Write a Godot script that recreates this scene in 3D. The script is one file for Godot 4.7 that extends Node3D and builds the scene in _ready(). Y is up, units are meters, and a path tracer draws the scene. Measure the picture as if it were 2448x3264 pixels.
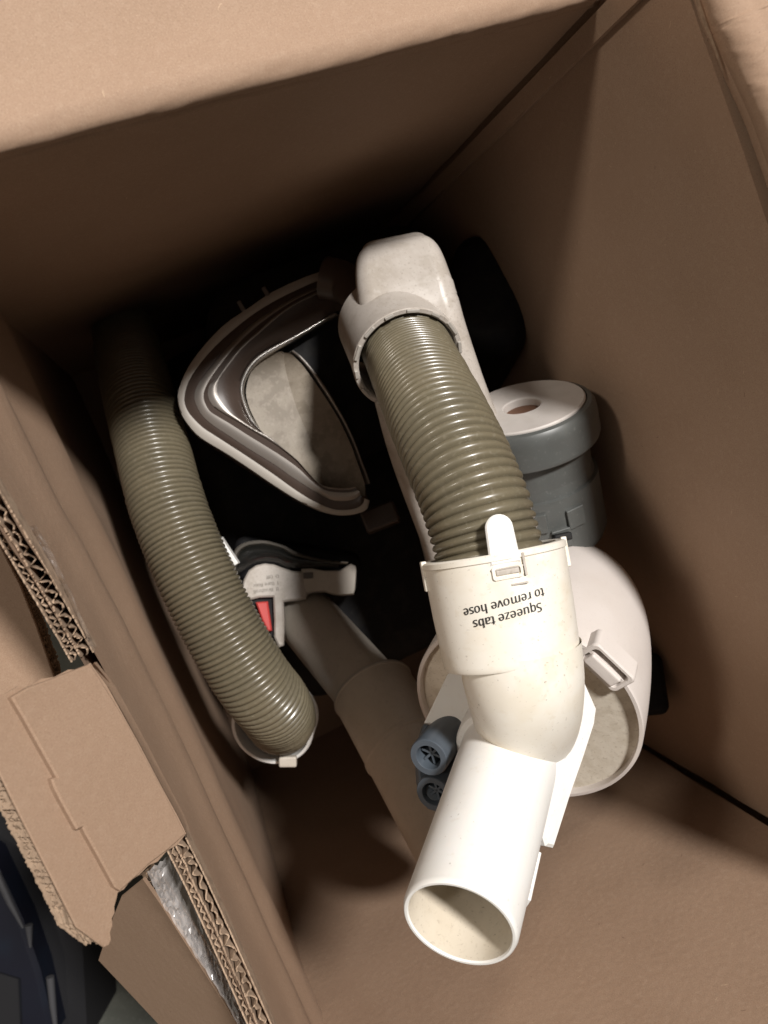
extends Node3D
# A cardboard box seen from above with the parts of an upright vacuum cleaner lying in it. Metres, y up, the box floor at y = 0.

const WALL_LEFT := -0.0534     # inner faces of the box
const WALL_RIGHT := 0.24
const WALL_BACK := -0.1086
const WALL_FRONT := 0.336
const BOTTOM := -0.15

var soup := PackedVector3Array()
var mats := {}
var rng := RandomNumberGenerator.new()
var noise := FastNoiseLite.new()
var base := Vector3.ZERO


# ---------------------------------------------------------------- geometry

func tri(a: Vector3, b: Vector3, c: Vector3) -> void:
	if (b - a).cross(c - a).length_squared() < 1e-18:
		return
	soup.append(a)
	soup.append(b)
	soup.append(c)


func quad(a: Vector3, b: Vector3, c: Vector3, d: Vector3) -> void:
	tri(a, b, c)
	tri(a, c, d)


func fan(loop: Array, flip := false) -> void:
	var mid := Vector3.ZERO
	for p in loop:
		mid += p
	mid /= loop.size()
	for i in loop.size():
		var q: Vector3 = loop[(i + 1) % loop.size()]
		if flip:
			tri(mid, q, loop[i])
		else:
			tri(mid, loop[i], q)


func loft(loops: Array, closed := true, cap0 := false, cap1 := false) -> void:
	for i in loops.size() - 1:
		var a: Array = loops[i]
		var b: Array = loops[i + 1]
		var n := a.size()
		for j in (n if closed else n - 1):
			var k := (j + 1) % n
			quad(a[j], b[j], b[k], a[k])
	if cap0:
		fan(loops[0])
	if cap1:
		fan(loops[-1], true)


func side_of(axis: Vector3) -> Vector3:
	var h := Vector3.UP if absf(axis.y) < 0.8 else Vector3.RIGHT
	return axis.cross(h).normalized()


func ring(o: Vector3, axis: Vector3, r: float, seg: int, u := Vector3.ZERO, squash := 1.0) -> Array:
	if u == Vector3.ZERO:
		u = side_of(axis)
	var w := axis.cross(u).normalized()
	var out := []
	for i in seg:
		var t := TAU * i / seg
		out.append(o + (u * cos(t) + w * sin(t) * squash) * r)
	return out


func lathe(o: Vector3, axis: Vector3, profile: Array, seg := 48, u := Vector3.ZERO) -> void:
	axis = axis.normalized()
	var loops := []
	for p in profile:
		loops.append(ring(o + axis * p.y, axis, p.x, seg, u))
	loft(loops)


func arc(from_a: float, to_a: float, r: float, n: int, cx: float, cy: float) -> Array:
	var out := []
	for i in n + 1:
		var t := lerpf(from_a, to_a, float(i) / n)
		out.append(Vector2(cx + r * cos(t), cy + r * sin(t)))
	return out


func spline(pts: Array, n: int) -> Array:
	var out := []
	var last := pts.size() - 1
	for i in n + 1:
		var f := float(i) / n * last
		var k := mini(int(f), last - 1)
		var t := f - k
		var p0 = pts[maxi(k - 1, 0)]
		var p1 = pts[k]
		var p2 = pts[k + 1]
		var p3 = pts[mini(k + 2, last)]
		out.append(0.5 * (2.0 * p1 + (p2 - p0) * t + (2.0 * p0 - 5.0 * p1 + 4.0 * p2 - p3) * t * t + (3.0 * p1 - p0 - 3.0 * p2 + p3) * t * t * t))
	return out


func frames(path: Array, u0 := Vector3.ZERO) -> Array:
	var out := []
	var u := u0
	for i in path.size():
		var d: Vector3 = (path[mini(i + 1, path.size() - 1)] - path[maxi(i - 1, 0)]).normalized()
		if u == Vector3.ZERO:
			u = side_of(d)
		u = (u - d * u.dot(d)).normalized()
		out.append([d, u])
	return out


func sweep(path: Array, radii: Array, seg := 40, cap0 := false, cap1 := false) -> void:
	var fr := frames(path)
	var loops := []
	for i in path.size():
		loops.append(ring(path[i], fr[i][0], radii[i], seg, fr[i][1]))
	loft(loops, true, cap0, cap1)


# a ribbed hose: rounded ribs, narrow grooves, the rib pitch running from pitch0 to pitch1
func hose(pts: Array, r: float, groove: float, pitch0: float, pitch1: float, seg := 44, sub := 8) -> void:
	var path := spline(pts, 500)
	var long := [0.0]
	for i in 500:
		long.append(long[-1] + path[i].distance_to(path[i + 1]))
	var total: float = long[-1]
	var fr := frames(path)
	var loops := []
	var s := 0.0
	var k := 0
	while s < total:
		var pitch := lerpf(pitch0, pitch1, s / total) * (1.0 + 0.16 * noise.get_noise_1d(k * 61.0))
		var big := 0.00035 * noise.get_noise_1d(k * 83.0 + 500.0)
		for j in sub:
			var t := float(j) / sub
			var at := minf(s + pitch * t, total)
			var i := long.bsearch(at)
			i = clampi(i, 1, 500)
			var f: float = (at - long[i - 1]) / maxf(long[i] - long[i - 1], 1e-7)
			var p: Vector3 = path[i - 1].lerp(path[i], f)
			var rr := r + big - groove * (1.0 - pow(absf(sin(PI * t)), 0.62))
			loops.append(ring(p, fr[i][0], rr, seg, fr[i][1]))
		s += pitch
		k += 1
	loft(loops)


func inset(loop: Array, nrm: Vector3, by: float) -> Array:
	var n := loop.size()
	var area := Vector3.ZERO
	for i in n:
		area += (loop[i] - loop[0]).cross(loop[(i + 1) % n] - loop[0])
	var sgn := 1.0 if area.dot(nrm) > 0.0 else -1.0
	var out := []
	for i in n:
		var a: Vector3 = (loop[i] - loop[(i + n - 1) % n]).normalized()
		var b: Vector3 = (loop[(i + 1) % n] - loop[i]).normalized()
		var na := nrm.cross(a) * sgn
		var nb := nrm.cross(b) * sgn
		var m := (na + nb).normalized()
		out.append(loop[i] + m * (by / maxf(m.dot(na), 0.5)))
	return out


func face(loop: Array, nrm: Vector3, up := true) -> void:
	var u := side_of(nrm)
	var w := nrm.cross(u)
	var flat := PackedVector2Array()
	for p in loop:
		flat.append(Vector2(p.dot(u), p.dot(w)))
	var idx := Geometry2D.triangulate_polygon(flat)
	for i in range(0, idx.size(), 3):
		var a: Vector3 = loop[idx[i]]
		var b: Vector3 = loop[idx[i + 1]]
		var c: Vector3 = loop[idx[i + 2]]
		if ((c - a).cross(b - a).dot(nrm) > 0.0) == up:
			tri(a, b, c)
		else:
			tri(a, c, b)


# a flat plate: its top face is the outline, its body runs thick the other way; bevelled along the top edge
func plate(outline: Array, nrm: Vector3, thick: float, bevel := 0.0006) -> void:
	var top := inset(outline, nrm, bevel)
	var mid := []
	var low := []
	for p in outline:
		mid.append(p - nrm * bevel)
		low.append(p - nrm * thick)
	loft([low, mid, top])
	face(top, nrm)
	face(low, nrm, false)


func round_rect(o: Vector3, u: Vector3, w: Vector3, hu: float, hw: float, r: float, n := 5) -> Array:
	var out := []
	for q in 4:
		var cu: float = (hu - r) * [1, -1, -1, 1][q]
		var cw: float = (hw - r) * [1, 1, -1, -1][q]
		for i in n + 1:
			var t := PI / 2 * (q + float(i) / n)
			out.append(o + u * (cu + r * cos(t)) + w * (cw + r * sin(t)))
	return out


# a box with rounded edges; u, v, w are unit axes, h the half sizes
func block(o: Vector3, u: Vector3, v: Vector3, h: Vector3, r: float) -> void:
	var w := u.cross(v).normalized()
	var loops := []
	for i in 5:
		var t := PI / 2 * i / 4.0
		loops.append(round_rect(o - w * (h.z - r + r * cos(t)), u, v, h.x - r + r * sin(t), h.y - r + r * sin(t), maxf(r * 0.35 + r * 0.65 * sin(t), 1e-4)))
	for i in range(4, -1, -1):
		var t := PI / 2 * i / 4.0
		loops.append(round_rect(o + w * (h.z - r + r * cos(t)), u, v, h.x - r + r * sin(t), h.y - r + r * sin(t), maxf(r * 0.35 + r * 0.65 * sin(t), 1e-4)))
	loft(loops, true, true, true)


# a band between two traced lines, both resampled, with its own heights along nrm and a skirt on each side
func band(outer: Array, inner: Array, nrm: Vector3, h_out: float, h_in: float, crown := 0.0, skirt := 0.004, n := 60) -> void:
	var a := spline(outer, n)
	var b := spline(inner, n)
	var rows := []
	for i in n + 1:
		var row := [a[i] + nrm * (h_out - skirt)]
		for k in 6:
			var t := k / 5.0
			row.append(a[i].lerp(b[i], t) + nrm * (lerpf(h_out, h_in, t) + crown * sin(PI * t)))
		row.append(b[i] + nrm * (h_in - skirt))
		rows.append(row)
	loft(rows, false)


# a sheet of board between four corners, gently warped, with thickness to the back
func sheet(p00: Vector3, p10: Vector3, p11: Vector3, p01: Vector3, nu: int, nv: int, nrm: Vector3, thick: float, warp: Callable) -> void:
	var front := []
	var back := []
	for j in nv + 1:
		var fr := []
		var bk := []
		for i in nu + 1:
			var s := float(i) / nu
			var t := float(j) / nv
			var p: Vector3 = p00.lerp(p10, s).lerp(p01.lerp(p11, s), t)
			p += nrm * warp.call(s, t, p)
			fr.append(p)
			bk.append(p - nrm * thick)
		front.append(fr)
		back.append(bk)
	loft(front, false)
	loft(back, false)
	loft([front[0], back[0]], false)
	loft([front[-1], back[-1]], false)
	var l0 := []
	var l1 := []
	var r0 := []
	var r1 := []
	for j in nv + 1:
		l0.append(front[j][0])
		l1.append(back[j][0])
		r0.append(front[j][-1])
		r1.append(back[j][-1])
	loft([l0, l1], false)
	loft([r0, r1], false)


# the cut edge of double-wall board along a line: three papers and two waves between them
func flutes(line: Array, inward: Vector3, nrm: Vector3, thick: float, deep := 0.006, amount := 0.0005, first := 0) -> void:
	var path := []
	for i in line.size() - 1:
		var n := maxi(2, int(line[i].distance_to(line[i + 1]) / 0.0006))
		for k in n:
			path.append(line[i].lerp(line[i + 1], float(k) / n))
	path.append(line[-1])
	var s := 0.0
	var rows := [[], [], [], [], []]
	for i in path.size():
		if i > 0:
			s += path[i].distance_to(path[i - 1])
		var rag: Vector3 = inward * (amount * (noise.get_noise_2d(s * 60000.0, 11.0) * 1.3 + 0.6))
		var rag2: Vector3 = inward * (amount * (noise.get_noise_2d(s * 60000.0, 91.0) * 3.0 + 1.8))
		var p: Vector3 = path[i]
		var crush := clampf(0.9 + 1.3 * noise.get_noise_1d(s * 1900.0 + 300.0), 0.25, 1.0)
		var w1 := crush * sin(TAU * s / 0.0052 + noise.get_noise_1d(s * 5000.0) * 3.2) * (0.75 + 0.5 * noise.get_noise_1d(s * 3000.0 + 77.0))
		var w2 := sin(TAU * s / 0.0034 + noise.get_noise_1d(s * 5000.0 + 50.0) * 3.2) * (0.75 + 0.5 * noise.get_noise_1d(s * 3000.0 + 177.0))
		rows[0].append(p + rag)
		rows[1].append(p - nrm * (thick * (0.31 + 0.27 * w1 + 0.06 * noise.get_noise_1d(s * 30000.0))) + rag2)
		rows[2].append(p - nrm * (thick * (0.60 + 0.10 * noise.get_noise_1d(s * 4000.0))) + rag2)
		rows[3].append(p - nrm * (thick * (0.80 + 0.12 * w2)) + rag2)
		rows[4].append(p - nrm * thick + rag)
	var paper := [0.0006, 0.0007, 0.0007, 0.0007, 0.0006]
	for k in range(first, 5):
		var a := []
		var b := []
		var c := []
		var d := []
		for p in rows[k]:
			a.append(p + inward * deep)
			b.append(p)
			c.append(p - nrm * paper[k])
			d.append(p - nrm * paper[k] + inward * deep)
		loft([a, b, c, d], false)


# ---------------------------------------------------------------- nodes

func thing(called: String, label: String, category: String, at: Vector3, group := "") -> Node3D:
	var o := Node3D.new()
	o.name = called
	add_child(o, true)
	o.position = at
	base = at
	o.set_meta("label", label)
	o.set_meta("category", category)
	if group:
		o.set_meta("group", group)
	return o


# commits the triangles collected so far as one mesh, edges sharper than the angle stay sharp
func part(root: Node3D, called: String, mat: String, angle := 40.0, label := "") -> MeshInstance3D:
	var count := soup.size()
	var normals := PackedVector3Array()
	normals.resize(count)
	var flat := PackedVector3Array()
	flat.resize(count / 3)
	var near := {}
	for f in count / 3:
		var a := soup[f * 3]
		flat[f] = (soup[f * 3 + 2] - a).cross(soup[f * 3 + 1] - a)
		for k in 3:
			var key := Vector3i((soup[f * 3 + k] * 40000.0).round())
			if near.has(key):
				near[key].append(f)
			else:
				near[key] = [f]
	var least := cos(deg_to_rad(angle))
	for f in count / 3:
		var own := flat[f].normalized()
		for k in 3:
			var sum := Vector3.ZERO
			for g in near[Vector3i((soup[f * 3 + k] * 40000.0).round())]:
				if flat[g].normalized().dot(own) > least:
					sum += flat[g]
			normals[f * 3 + k] = sum.normalized()
	for i in count:
		soup[i] -= base
	var arrays := []
	arrays.resize(Mesh.ARRAY_MAX)
	arrays[Mesh.ARRAY_VERTEX] = soup
	arrays[Mesh.ARRAY_NORMAL] = normals
	var mesh := ArrayMesh.new()
	mesh.add_surface_from_arrays(Mesh.PRIMITIVE_TRIANGLES, arrays)
	var o := MeshInstance3D.new()
	o.mesh = mesh
	o.material_override = mats[mat]
	o.name = called
	root.add_child(o, true)
	if label:
		o.set_meta("label", label)
	soup = PackedVector3Array()
	return o


func letters(root: Node3D, called: String, text: String, height: float, o: Vector3, side: Vector3, up: Vector3, out: Vector3, radius: float, mat: String, align := HORIZONTAL_ALIGNMENT_CENTER, shear := 0.0) -> void:
	var font := SystemFont.new()
	font.font_names = PackedStringArray(["Droid Sans"])
	var tm := TextMesh.new()
	tm.font = font
	tm.font_size = 64
	tm.pixel_size = 0.01
	tm.depth = 0.02
	tm.curve_step = 2.0
	tm.text = text
	tm.horizontal_alignment = align
	var arrays := tm.get_mesh_arrays()
	var verts: PackedVector3Array = arrays[Mesh.ARRAY_VERTEX]
	var index: PackedInt32Array = arrays[Mesh.ARRAY_INDEX]
	var k := height / 0.46        # cap height of the face at this size
	var put := func(v: Vector3) -> Vector3:
		v.y += v.x * shear
		var lift := 0.00008 + v.z * 0.002
		if radius <= 0.0:
			return o + side * (v.x * k) + up * (v.y * k) + out * lift
		var t := v.x * k / radius
		return o - out * radius + up * (v.y * k) + (out * cos(t) + side * sin(t)) * (radius + lift)
	for stroke in [Vector3.ZERO, Vector3(0.022, 0.0, 0.0004)]:    # struck twice: a heavier letter
		for i in range(0, index.size(), 3):
			tri(put.call(verts[index[i]] + stroke), put.call(verts[index[i + 1]] + stroke), put.call(verts[index[i + 2]] + stroke))
	part(root, called, mat, 20.0)


# ---------------------------------------------------------------- materials

func lin(r: float, g: float, b: float) -> Color:
	return Color(r, g, b).linear_to_srgb()


# a tiling picture mixed from colours by layers of noise: [[frequency, colour, low, high, strength], ...]
func picture(size: int, ground: Color, layers: Array, seed_from: int) -> ImageTexture:
	var im := Image.create(size, size, false, Image.FORMAT_RGB8)
	var maps := []
	for n in layers.size():
		var f := FastNoiseLite.new()
		f.seed = seed_from + n * 17
		f.frequency = layers[n][0]
		f.noise_type = FastNoiseLite.TYPE_SIMPLEX_SMOOTH
		f.fractal_octaves = 4
		maps.append(f.get_seamless_image(size, size, false, false, 0.12, true))
	for y in size:
		for x in size:
			var c := ground
			for n in layers.size():
				var l: Array = layers[n]
				var t: float = smoothstep(l[2], l[3], maps[n].get_pixel(x, y).r) * l[4]
				c = c.lerp(l[1], t)
			im.set_pixel(x, y, c.linear_to_srgb())
	return ImageTexture.create_from_image(im)


# short pale scratches and dark specks, thinly scattered
func scuffed(tex: ImageTexture) -> ImageTexture:
	var im := tex.get_image()
	var n := im.get_width()
	for k in 130:
		var x := rng.randf() * n
		var y := rng.randf() * n
		var a := rng.randf() * TAU
		var long := rng.randf_range(2.0, 16.0) if k < 70 else rng.randf_range(1.0, 3.0)
		var c := Color(0.82, 0.72, 0.60) if k % 3 else Color(0.30, 0.22, 0.16)
		for i in int(long * 2.0):
			a += rng.randf_range(-0.12, 0.12)
			x += cos(a) * 0.5
			y += sin(a) * 0.5
			var px := posmod(int(x), n)
			var py := posmod(int(y), n)
			im.set_pixel(px, py, im.get_pixel(px, py).lerp(c, 0.45))
	return ImageTexture.create_from_image(im)


func relief(size: int, frequency: float, seed_from: int) -> ImageTexture:
	var f := FastNoiseLite.new()
	f.seed = seed_from
	f.frequency = frequency
	f.fractal_octaves = 4
	return ImageTexture.create_from_image(f.get_seamless_image(size, size, false, false, 0.12, true))


func material(called: String, color: Color, rough: float, tex: Texture2D = null, scale := 5.0, bump: Texture2D = null, depth := 0.02) -> StandardMaterial3D:
	var m := StandardMaterial3D.new()
	m.resource_name = called
	m.albedo_color = color if tex == null else Color.WHITE
	m.roughness = rough
	m.cull_mode = BaseMaterial3D.CULL_DISABLED
	if tex:
		m.albedo_texture = tex
	if tex or bump:
		m.uv1_triplanar = true
		m.uv1_scale = Vector3.ONE * scale
	if bump:
		m.heightmap_enabled = true
		m.heightmap_texture = bump
		m.heightmap_scale = depth
	mats[called] = m
	return m


func make_materials() -> void:
	var fibre := relief(512, 0.09, 5)
	var board := scuffed(picture(1280, Color(0.322, 0.212, 0.142), [
		[0.004, Color(0.28, 0.178, 0.117), 0.35, 0.75, 0.30],
		[0.05, Color(0.375, 0.262, 0.185), 0.5, 0.9, 0.40],
		[0.22, Color(0.215, 0.138, 0.088), 0.5, 0.9, 0.62],
		[0.30, Color(0.45, 0.33, 0.235), 0.55, 0.9, 0.60],
	], 3))
	material("board", Color.WHITE, 0.78, board, 3.6, fibre, 0.012)
	var cut := picture(256, Color(0.36, 0.255, 0.175), [[0.03, Color(0.22, 0.15, 0.10), 0.4, 0.7, 0.7], [0.12, Color(0.47, 0.35, 0.25), 0.5, 0.8, 0.5]], 8)
	material("board_cut", Color.WHITE, 0.9, cut, 14.0)
	var white := picture(512, Color(0.81, 0.80, 0.775), [
		[0.007, Color(0.78, 0.755, 0.71), 0.4, 0.8, 0.7],
		[0.03, Color(0.84, 0.81, 0.76), 0.45, 0.8, 0.5],
		[0.05, Color(0.62, 0.54, 0.43), 0.72, 0.9, 0.22],
		[0.11, Color(0.20, 0.16, 0.12), 0.86, 0.90, 0.7],
	], 21)
	var faint := relief(256, 0.03, 9)
	material("white_plastic", Color.WHITE, 0.42, white, 7.0, faint, 0.004)
	var aged := picture(512, Color(0.785, 0.745, 0.665), [
		[0.009, Color(0.70, 0.62, 0.49), 0.45, 0.8, 0.65],
		[0.04, Color(0.60, 0.49, 0.345), 0.66, 0.86, 0.38],
		[0.11, Color(0.17, 0.13, 0.09), 0.84, 0.89, 0.75],
	], 29)
	material("aged_plastic", Color.WHITE, 0.42, aged, 8.0, faint, 0.006)
	var stained := picture(512, Color(0.64, 0.575, 0.47), [
		[0.010, Color(0.56, 0.485, 0.38), 0.4, 0.75, 0.6],
		[0.08, Color(0.40, 0.33, 0.24), 0.72, 0.88, 0.45],
		[0.12, Color(0.12, 0.09, 0.065), 0.83, 0.88, 0.8],
	], 37)
	material("stained_plastic", Color.WHITE, 0.5, stained, 9.0, faint, 0.006)
	var pinkish := picture(512, Color(0.66, 0.605, 0.565), [[0.008, Color(0.60, 0.545, 0.50), 0.4, 0.8, 0.6], [0.16, Color(0.28, 0.23, 0.18), 0.80, 0.88, 0.35]], 27)
	material("hood_plastic", Color.WHITE, 0.4, pinkish, 7.0, faint, 0.004)
	var grimy := picture(512, Color(0.475, 0.43, 0.385), [
		[0.012, Color(0.36, 0.315, 0.265), 0.42, 0.7, 0.75],
		[0.05, Color(0.54, 0.50, 0.45), 0.5, 0.8, 0.4],
		[0.13, Color(0.17, 0.135, 0.10), 0.7, 0.82, 0.55],
	], 33)
	material("grimy_plastic", Color.WHITE, 0.38, grimy, 8.0, faint, 0.006)
	var dusty := picture(512, Color(0.245, 0.21, 0.165), [
		[0.010, Color(0.165, 0.135, 0.10), 0.40, 0.68, 0.8],
		[0.04, Color(0.30, 0.262, 0.21), 0.5, 0.8, 0.55],
		[0.14, Color(0.15, 0.11, 0.075), 0.66, 0.84, 0.6],
	], 41)
	material("dusty_pane", Color.WHITE, 0.55, dusty, 9.0, faint, 0.006)
	var caked := picture(512, Color(0.68, 0.62, 0.52), [
		[0.02, Color(0.54, 0.47, 0.37), 0.45, 0.7, 0.7],
		[0.09, Color(0.30, 0.24, 0.17), 0.68, 0.82, 0.7],
	], 51)
	material("caked_dust", Color.WHITE, 0.8, caked, 9.0, fibre, 0.01)
	var vinyl := picture(256, Color(0.142, 0.122, 0.080), [[0.012, Color(0.117, 0.101, 0.069), 0.4, 0.7, 0.6], [0.12, Color(0.25, 0.22, 0.165), 0.66, 0.85, 0.5]], 61)
	var h := material("hose_vinyl", Color.WHITE, 0.32, vinyl, 9.0)
	h.clearcoat_enabled = true
	h.clearcoat = 0.22
	h.clearcoat_roughness = 0.16
	var grey := picture(256, Color(0.092, 0.096, 0.091), [[0.02, Color(0.076, 0.080, 0.076), 0.4, 0.7, 0.6], [0.14, Color(0.22, 0.22, 0.21), 0.74, 0.86, 0.5]], 71)
	material("grey_plastic", Color.WHITE, 0.4, grey, 8.0, faint, 0.004)
	var offw := picture(256, Color(0.54, 0.50, 0.465), [[0.02, Color(0.48, 0.44, 0.40), 0.4, 0.8, 0.6], [0.15, Color(0.25, 0.2, 0.16), 0.78, 0.88, 0.4]], 73)
	material("disc_plastic", Color.WHITE, 0.45, offw, 8.0, faint, 0.004)
	material("rusty_brown", lin(0.15, 0.075, 0.045), 0.7)
	material("slate_plastic", lin(0.070, 0.085, 0.103), 0.36)
	var black := picture(256, Color(0.010, 0.010, 0.011), [[0.03, Color(0.02, 0.019, 0.018), 0.45, 0.75, 0.7], [0.15, Color(0.045, 0.042, 0.037), 0.78, 0.9, 0.5]], 77)
	material("black_plastic", Color.WHITE, 0.6, black, 7.0).metallic_specular = 0.3
	material("brown_plastic", lin(0.058, 0.041, 0.033), 0.33)
	var silver := material("silver_plastic", lin(0.31, 0.285, 0.26), 0.38)
	silver.metallic = 0.55
	var chrome := material("chrome", lin(0.62, 0.60, 0.57), 0.2)
	chrome.metallic = 0.9
	var taupe := picture(256, Color(0.54, 0.49, 0.42), [[0.015, Color(0.46, 0.41, 0.345), 0.4, 0.7, 0.6], [0.13, Color(0.30, 0.27, 0.23), 0.7, 0.85, 0.4]], 81)
	material("taupe_plastic", Color.WHITE, 0.42, taupe, 8.0, faint, 0.004)
	material("dark_taupe", lin(0.12, 0.105, 0.095), 0.4)
	material("cream_edge", lin(0.40, 0.37, 0.33), 0.45)
	material("red_plastic", lin(0.52, 0.052, 0.045), 0.4)
	material("ink", lin(0.012, 0.012, 0.013), 0.6)
	material("pale_ink", lin(0.14, 0.125, 0.10), 0.6)
	var lens := material("smoked_lens", Color(0.14, 0.14, 0.13, 0.55), 0.12)
	lens.transparency = BaseMaterial3D.TRANSPARENCY_ALPHA
	var tape := material("clear_tape", Color(0.82, 0.80, 0.79, 0.40), 0.14)
	tape.transparency = BaseMaterial3D.TRANSPARENCY_ALPHA
	var floor_tex := picture(256, Color(0.105, 0.108, 0.090), [[0.01, Color(0.075, 0.078, 0.066), 0.4, 0.7, 0.7], [0.15, Color(0.17, 0.17, 0.15), 0.6, 0.85, 0.4]], 91)
	material("floor", Color.WHITE, 0.7, floor_tex, 3.0)
	material("black_fabric", lin(0.006, 0.006, 0.008), 0.8)
	var blue := picture(256, Color(0.002, 0.003, 0.010), [[0.01, Color(0.003, 0.008, 0.018), 0.4, 0.7, 0.7]], 95)
	material("navy_plastic", Color.WHITE, 0.5, blue, 4.0)
	material("pale_print", lin(0.05, 0.05, 0.055), 0.6)


# ---------------------------------------------------------------- the scene

func _ready() -> void:
	rng.seed = 4
	noise.seed = 12
	noise.frequency = 0.01
	noise.noise_type = FastNoiseLite.TYPE_SIMPLEX_SMOOTH

	var cam := Camera3D.new()
	cam.name = "camera"
	add_child(cam)
	cam.transform = Transform3D(Basis(Vector3(0.8956, 0.2427, 0.3728), Vector3(0.3975, -0.0606, -0.9156), Vector3(-0.1996, 0.9682, -0.1508)), Vector3(0, 0.75, 0))
	cam.fov = 61.663
	cam.near = 0.01
	cam.far = 20.0
	cam.current = true
	var lens := CameraAttributesPhysical.new()
	lens.frustum_focal_length = 20.105
	lens.frustum_focus_distance = 0.385
	lens.exposure_aperture = 10.0
	lens.frustum_near = 0.01
	lens.frustum_far = 20.0
	cam.attributes = lens

	var env := Environment.new()
	env.background_mode = Environment.BG_COLOR
	env.background_color = lin(0.098, 0.086, 0.074)
	env.tonemap_mode = Environment.TONE_MAPPER_LINEAR
	env.tonemap_exposure = 1.0
	env.sdfgi_enabled = true
	env.ssao_enabled = true
	env.ssil_enabled = true
	var we := WorldEnvironment.new()
	we.name = "world"
	we.environment = env
	add_child(we)

	lamp("ceiling_lamp", Vector3(0.95, 3.30, -1.12), 17.0, Color(1.0, 0.985, 0.97), 0.19)
	lamp("ceiling_lamp", Vector3(-2.60, 2.90, -1.90), 4.6, Color(1.0, 0.96, 0.91), 0.24)

	make_materials()
	make_surroundings()
	make_box()
	make_base()
	make_canister()
	make_cleaner()
	make_hood()
	make_motor()
	make_spare_hose()
	make_handle()
	make_wand()


func lamp(called: String, at: Vector3, energy: float, color: Color, size: float) -> void:
	var l := OmniLight3D.new()
	l.name = called
	add_child(l, true)
	l.position = at
	l.light_energy = energy
	l.light_color = color
	l.light_size = size
	l.omni_range = 8.0
	l.omni_attenuation = 2.0
	l.shadow_enabled = true


func make_surroundings() -> void:
	base = Vector3.ZERO
	sheet(Vector3(-1.5, -0.17, -1.2), Vector3(1.5, -0.17, -1.2), Vector3(1.5, -0.17, 1.6), Vector3(-1.5, -0.17, 1.6), 2, 2, Vector3.UP, 0.02, func(_s, _t, _p): return 0.0)
	var f := part(self, "floor", "floor")
	f.set_meta("kind", "structure")
	var bag := thing("storage_bag", "black bag with a navy panel and pale trim on the floor outside the box", "bag", Vector3(-0.30, -0.17, 0.30))
	plate([Vector3(-0.2871, -0.1185, 0.1092), Vector3(-0.2342, -0.0889, 0.2292), Vector3(-0.2584, -0.0691, 0.3881), Vector3(-0.2912, -0.0622, 0.4762), Vector3(-0.4450, -0.0944, 0.4729)], Vector3(-0.1996, 0.9682, -0.1508), 0.10, 0.012)
	part(bag, "body", "black_fabric")
	plate([Vector3(-0.3226, -0.0788, 0.2116), Vector3(-0.2854, -0.0625, 0.2676), Vector3(-0.2839, -0.0523, 0.3310), Vector3(-0.2879, -0.0457, 0.3788), Vector3(-0.2992, -0.0389, 0.4370), Vector3(-0.3359, -0.0447, 0.4487), Vector3(-0.3091, -0.0500, 0.3790), Vector3(-0.3721, -0.0713, 0.3258)], Vector3(-0.1996, 0.9682, -0.1508), 0.03, 0.004)
	part(bag, "panel", "navy_plastic")
	for e in [[Vector3(-0.2853, -0.0558, 0.2835), Vector3(-0.2848, -0.0515, 0.3105), Vector3(-0.2833, -0.0474, 0.3352)], [Vector3(-0.2786, -0.0484, 0.3357), Vector3(-0.2850, -0.0468, 0.3545)], [Vector3(-0.2799, -0.0409, 0.3853), Vector3(-0.2876, -0.0388, 0.4090), Vector3(-0.2971, -0.0358, 0.4409)]]:
		sweep(e, spline([0.0035, 0.003, 0.0012], e.size() - 1), 12, true, true)
		part(bag, "trim", "pale_print")


func flat_warp(_s: float, _t: float, _p: Vector3) -> float:
	return 0.0


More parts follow.
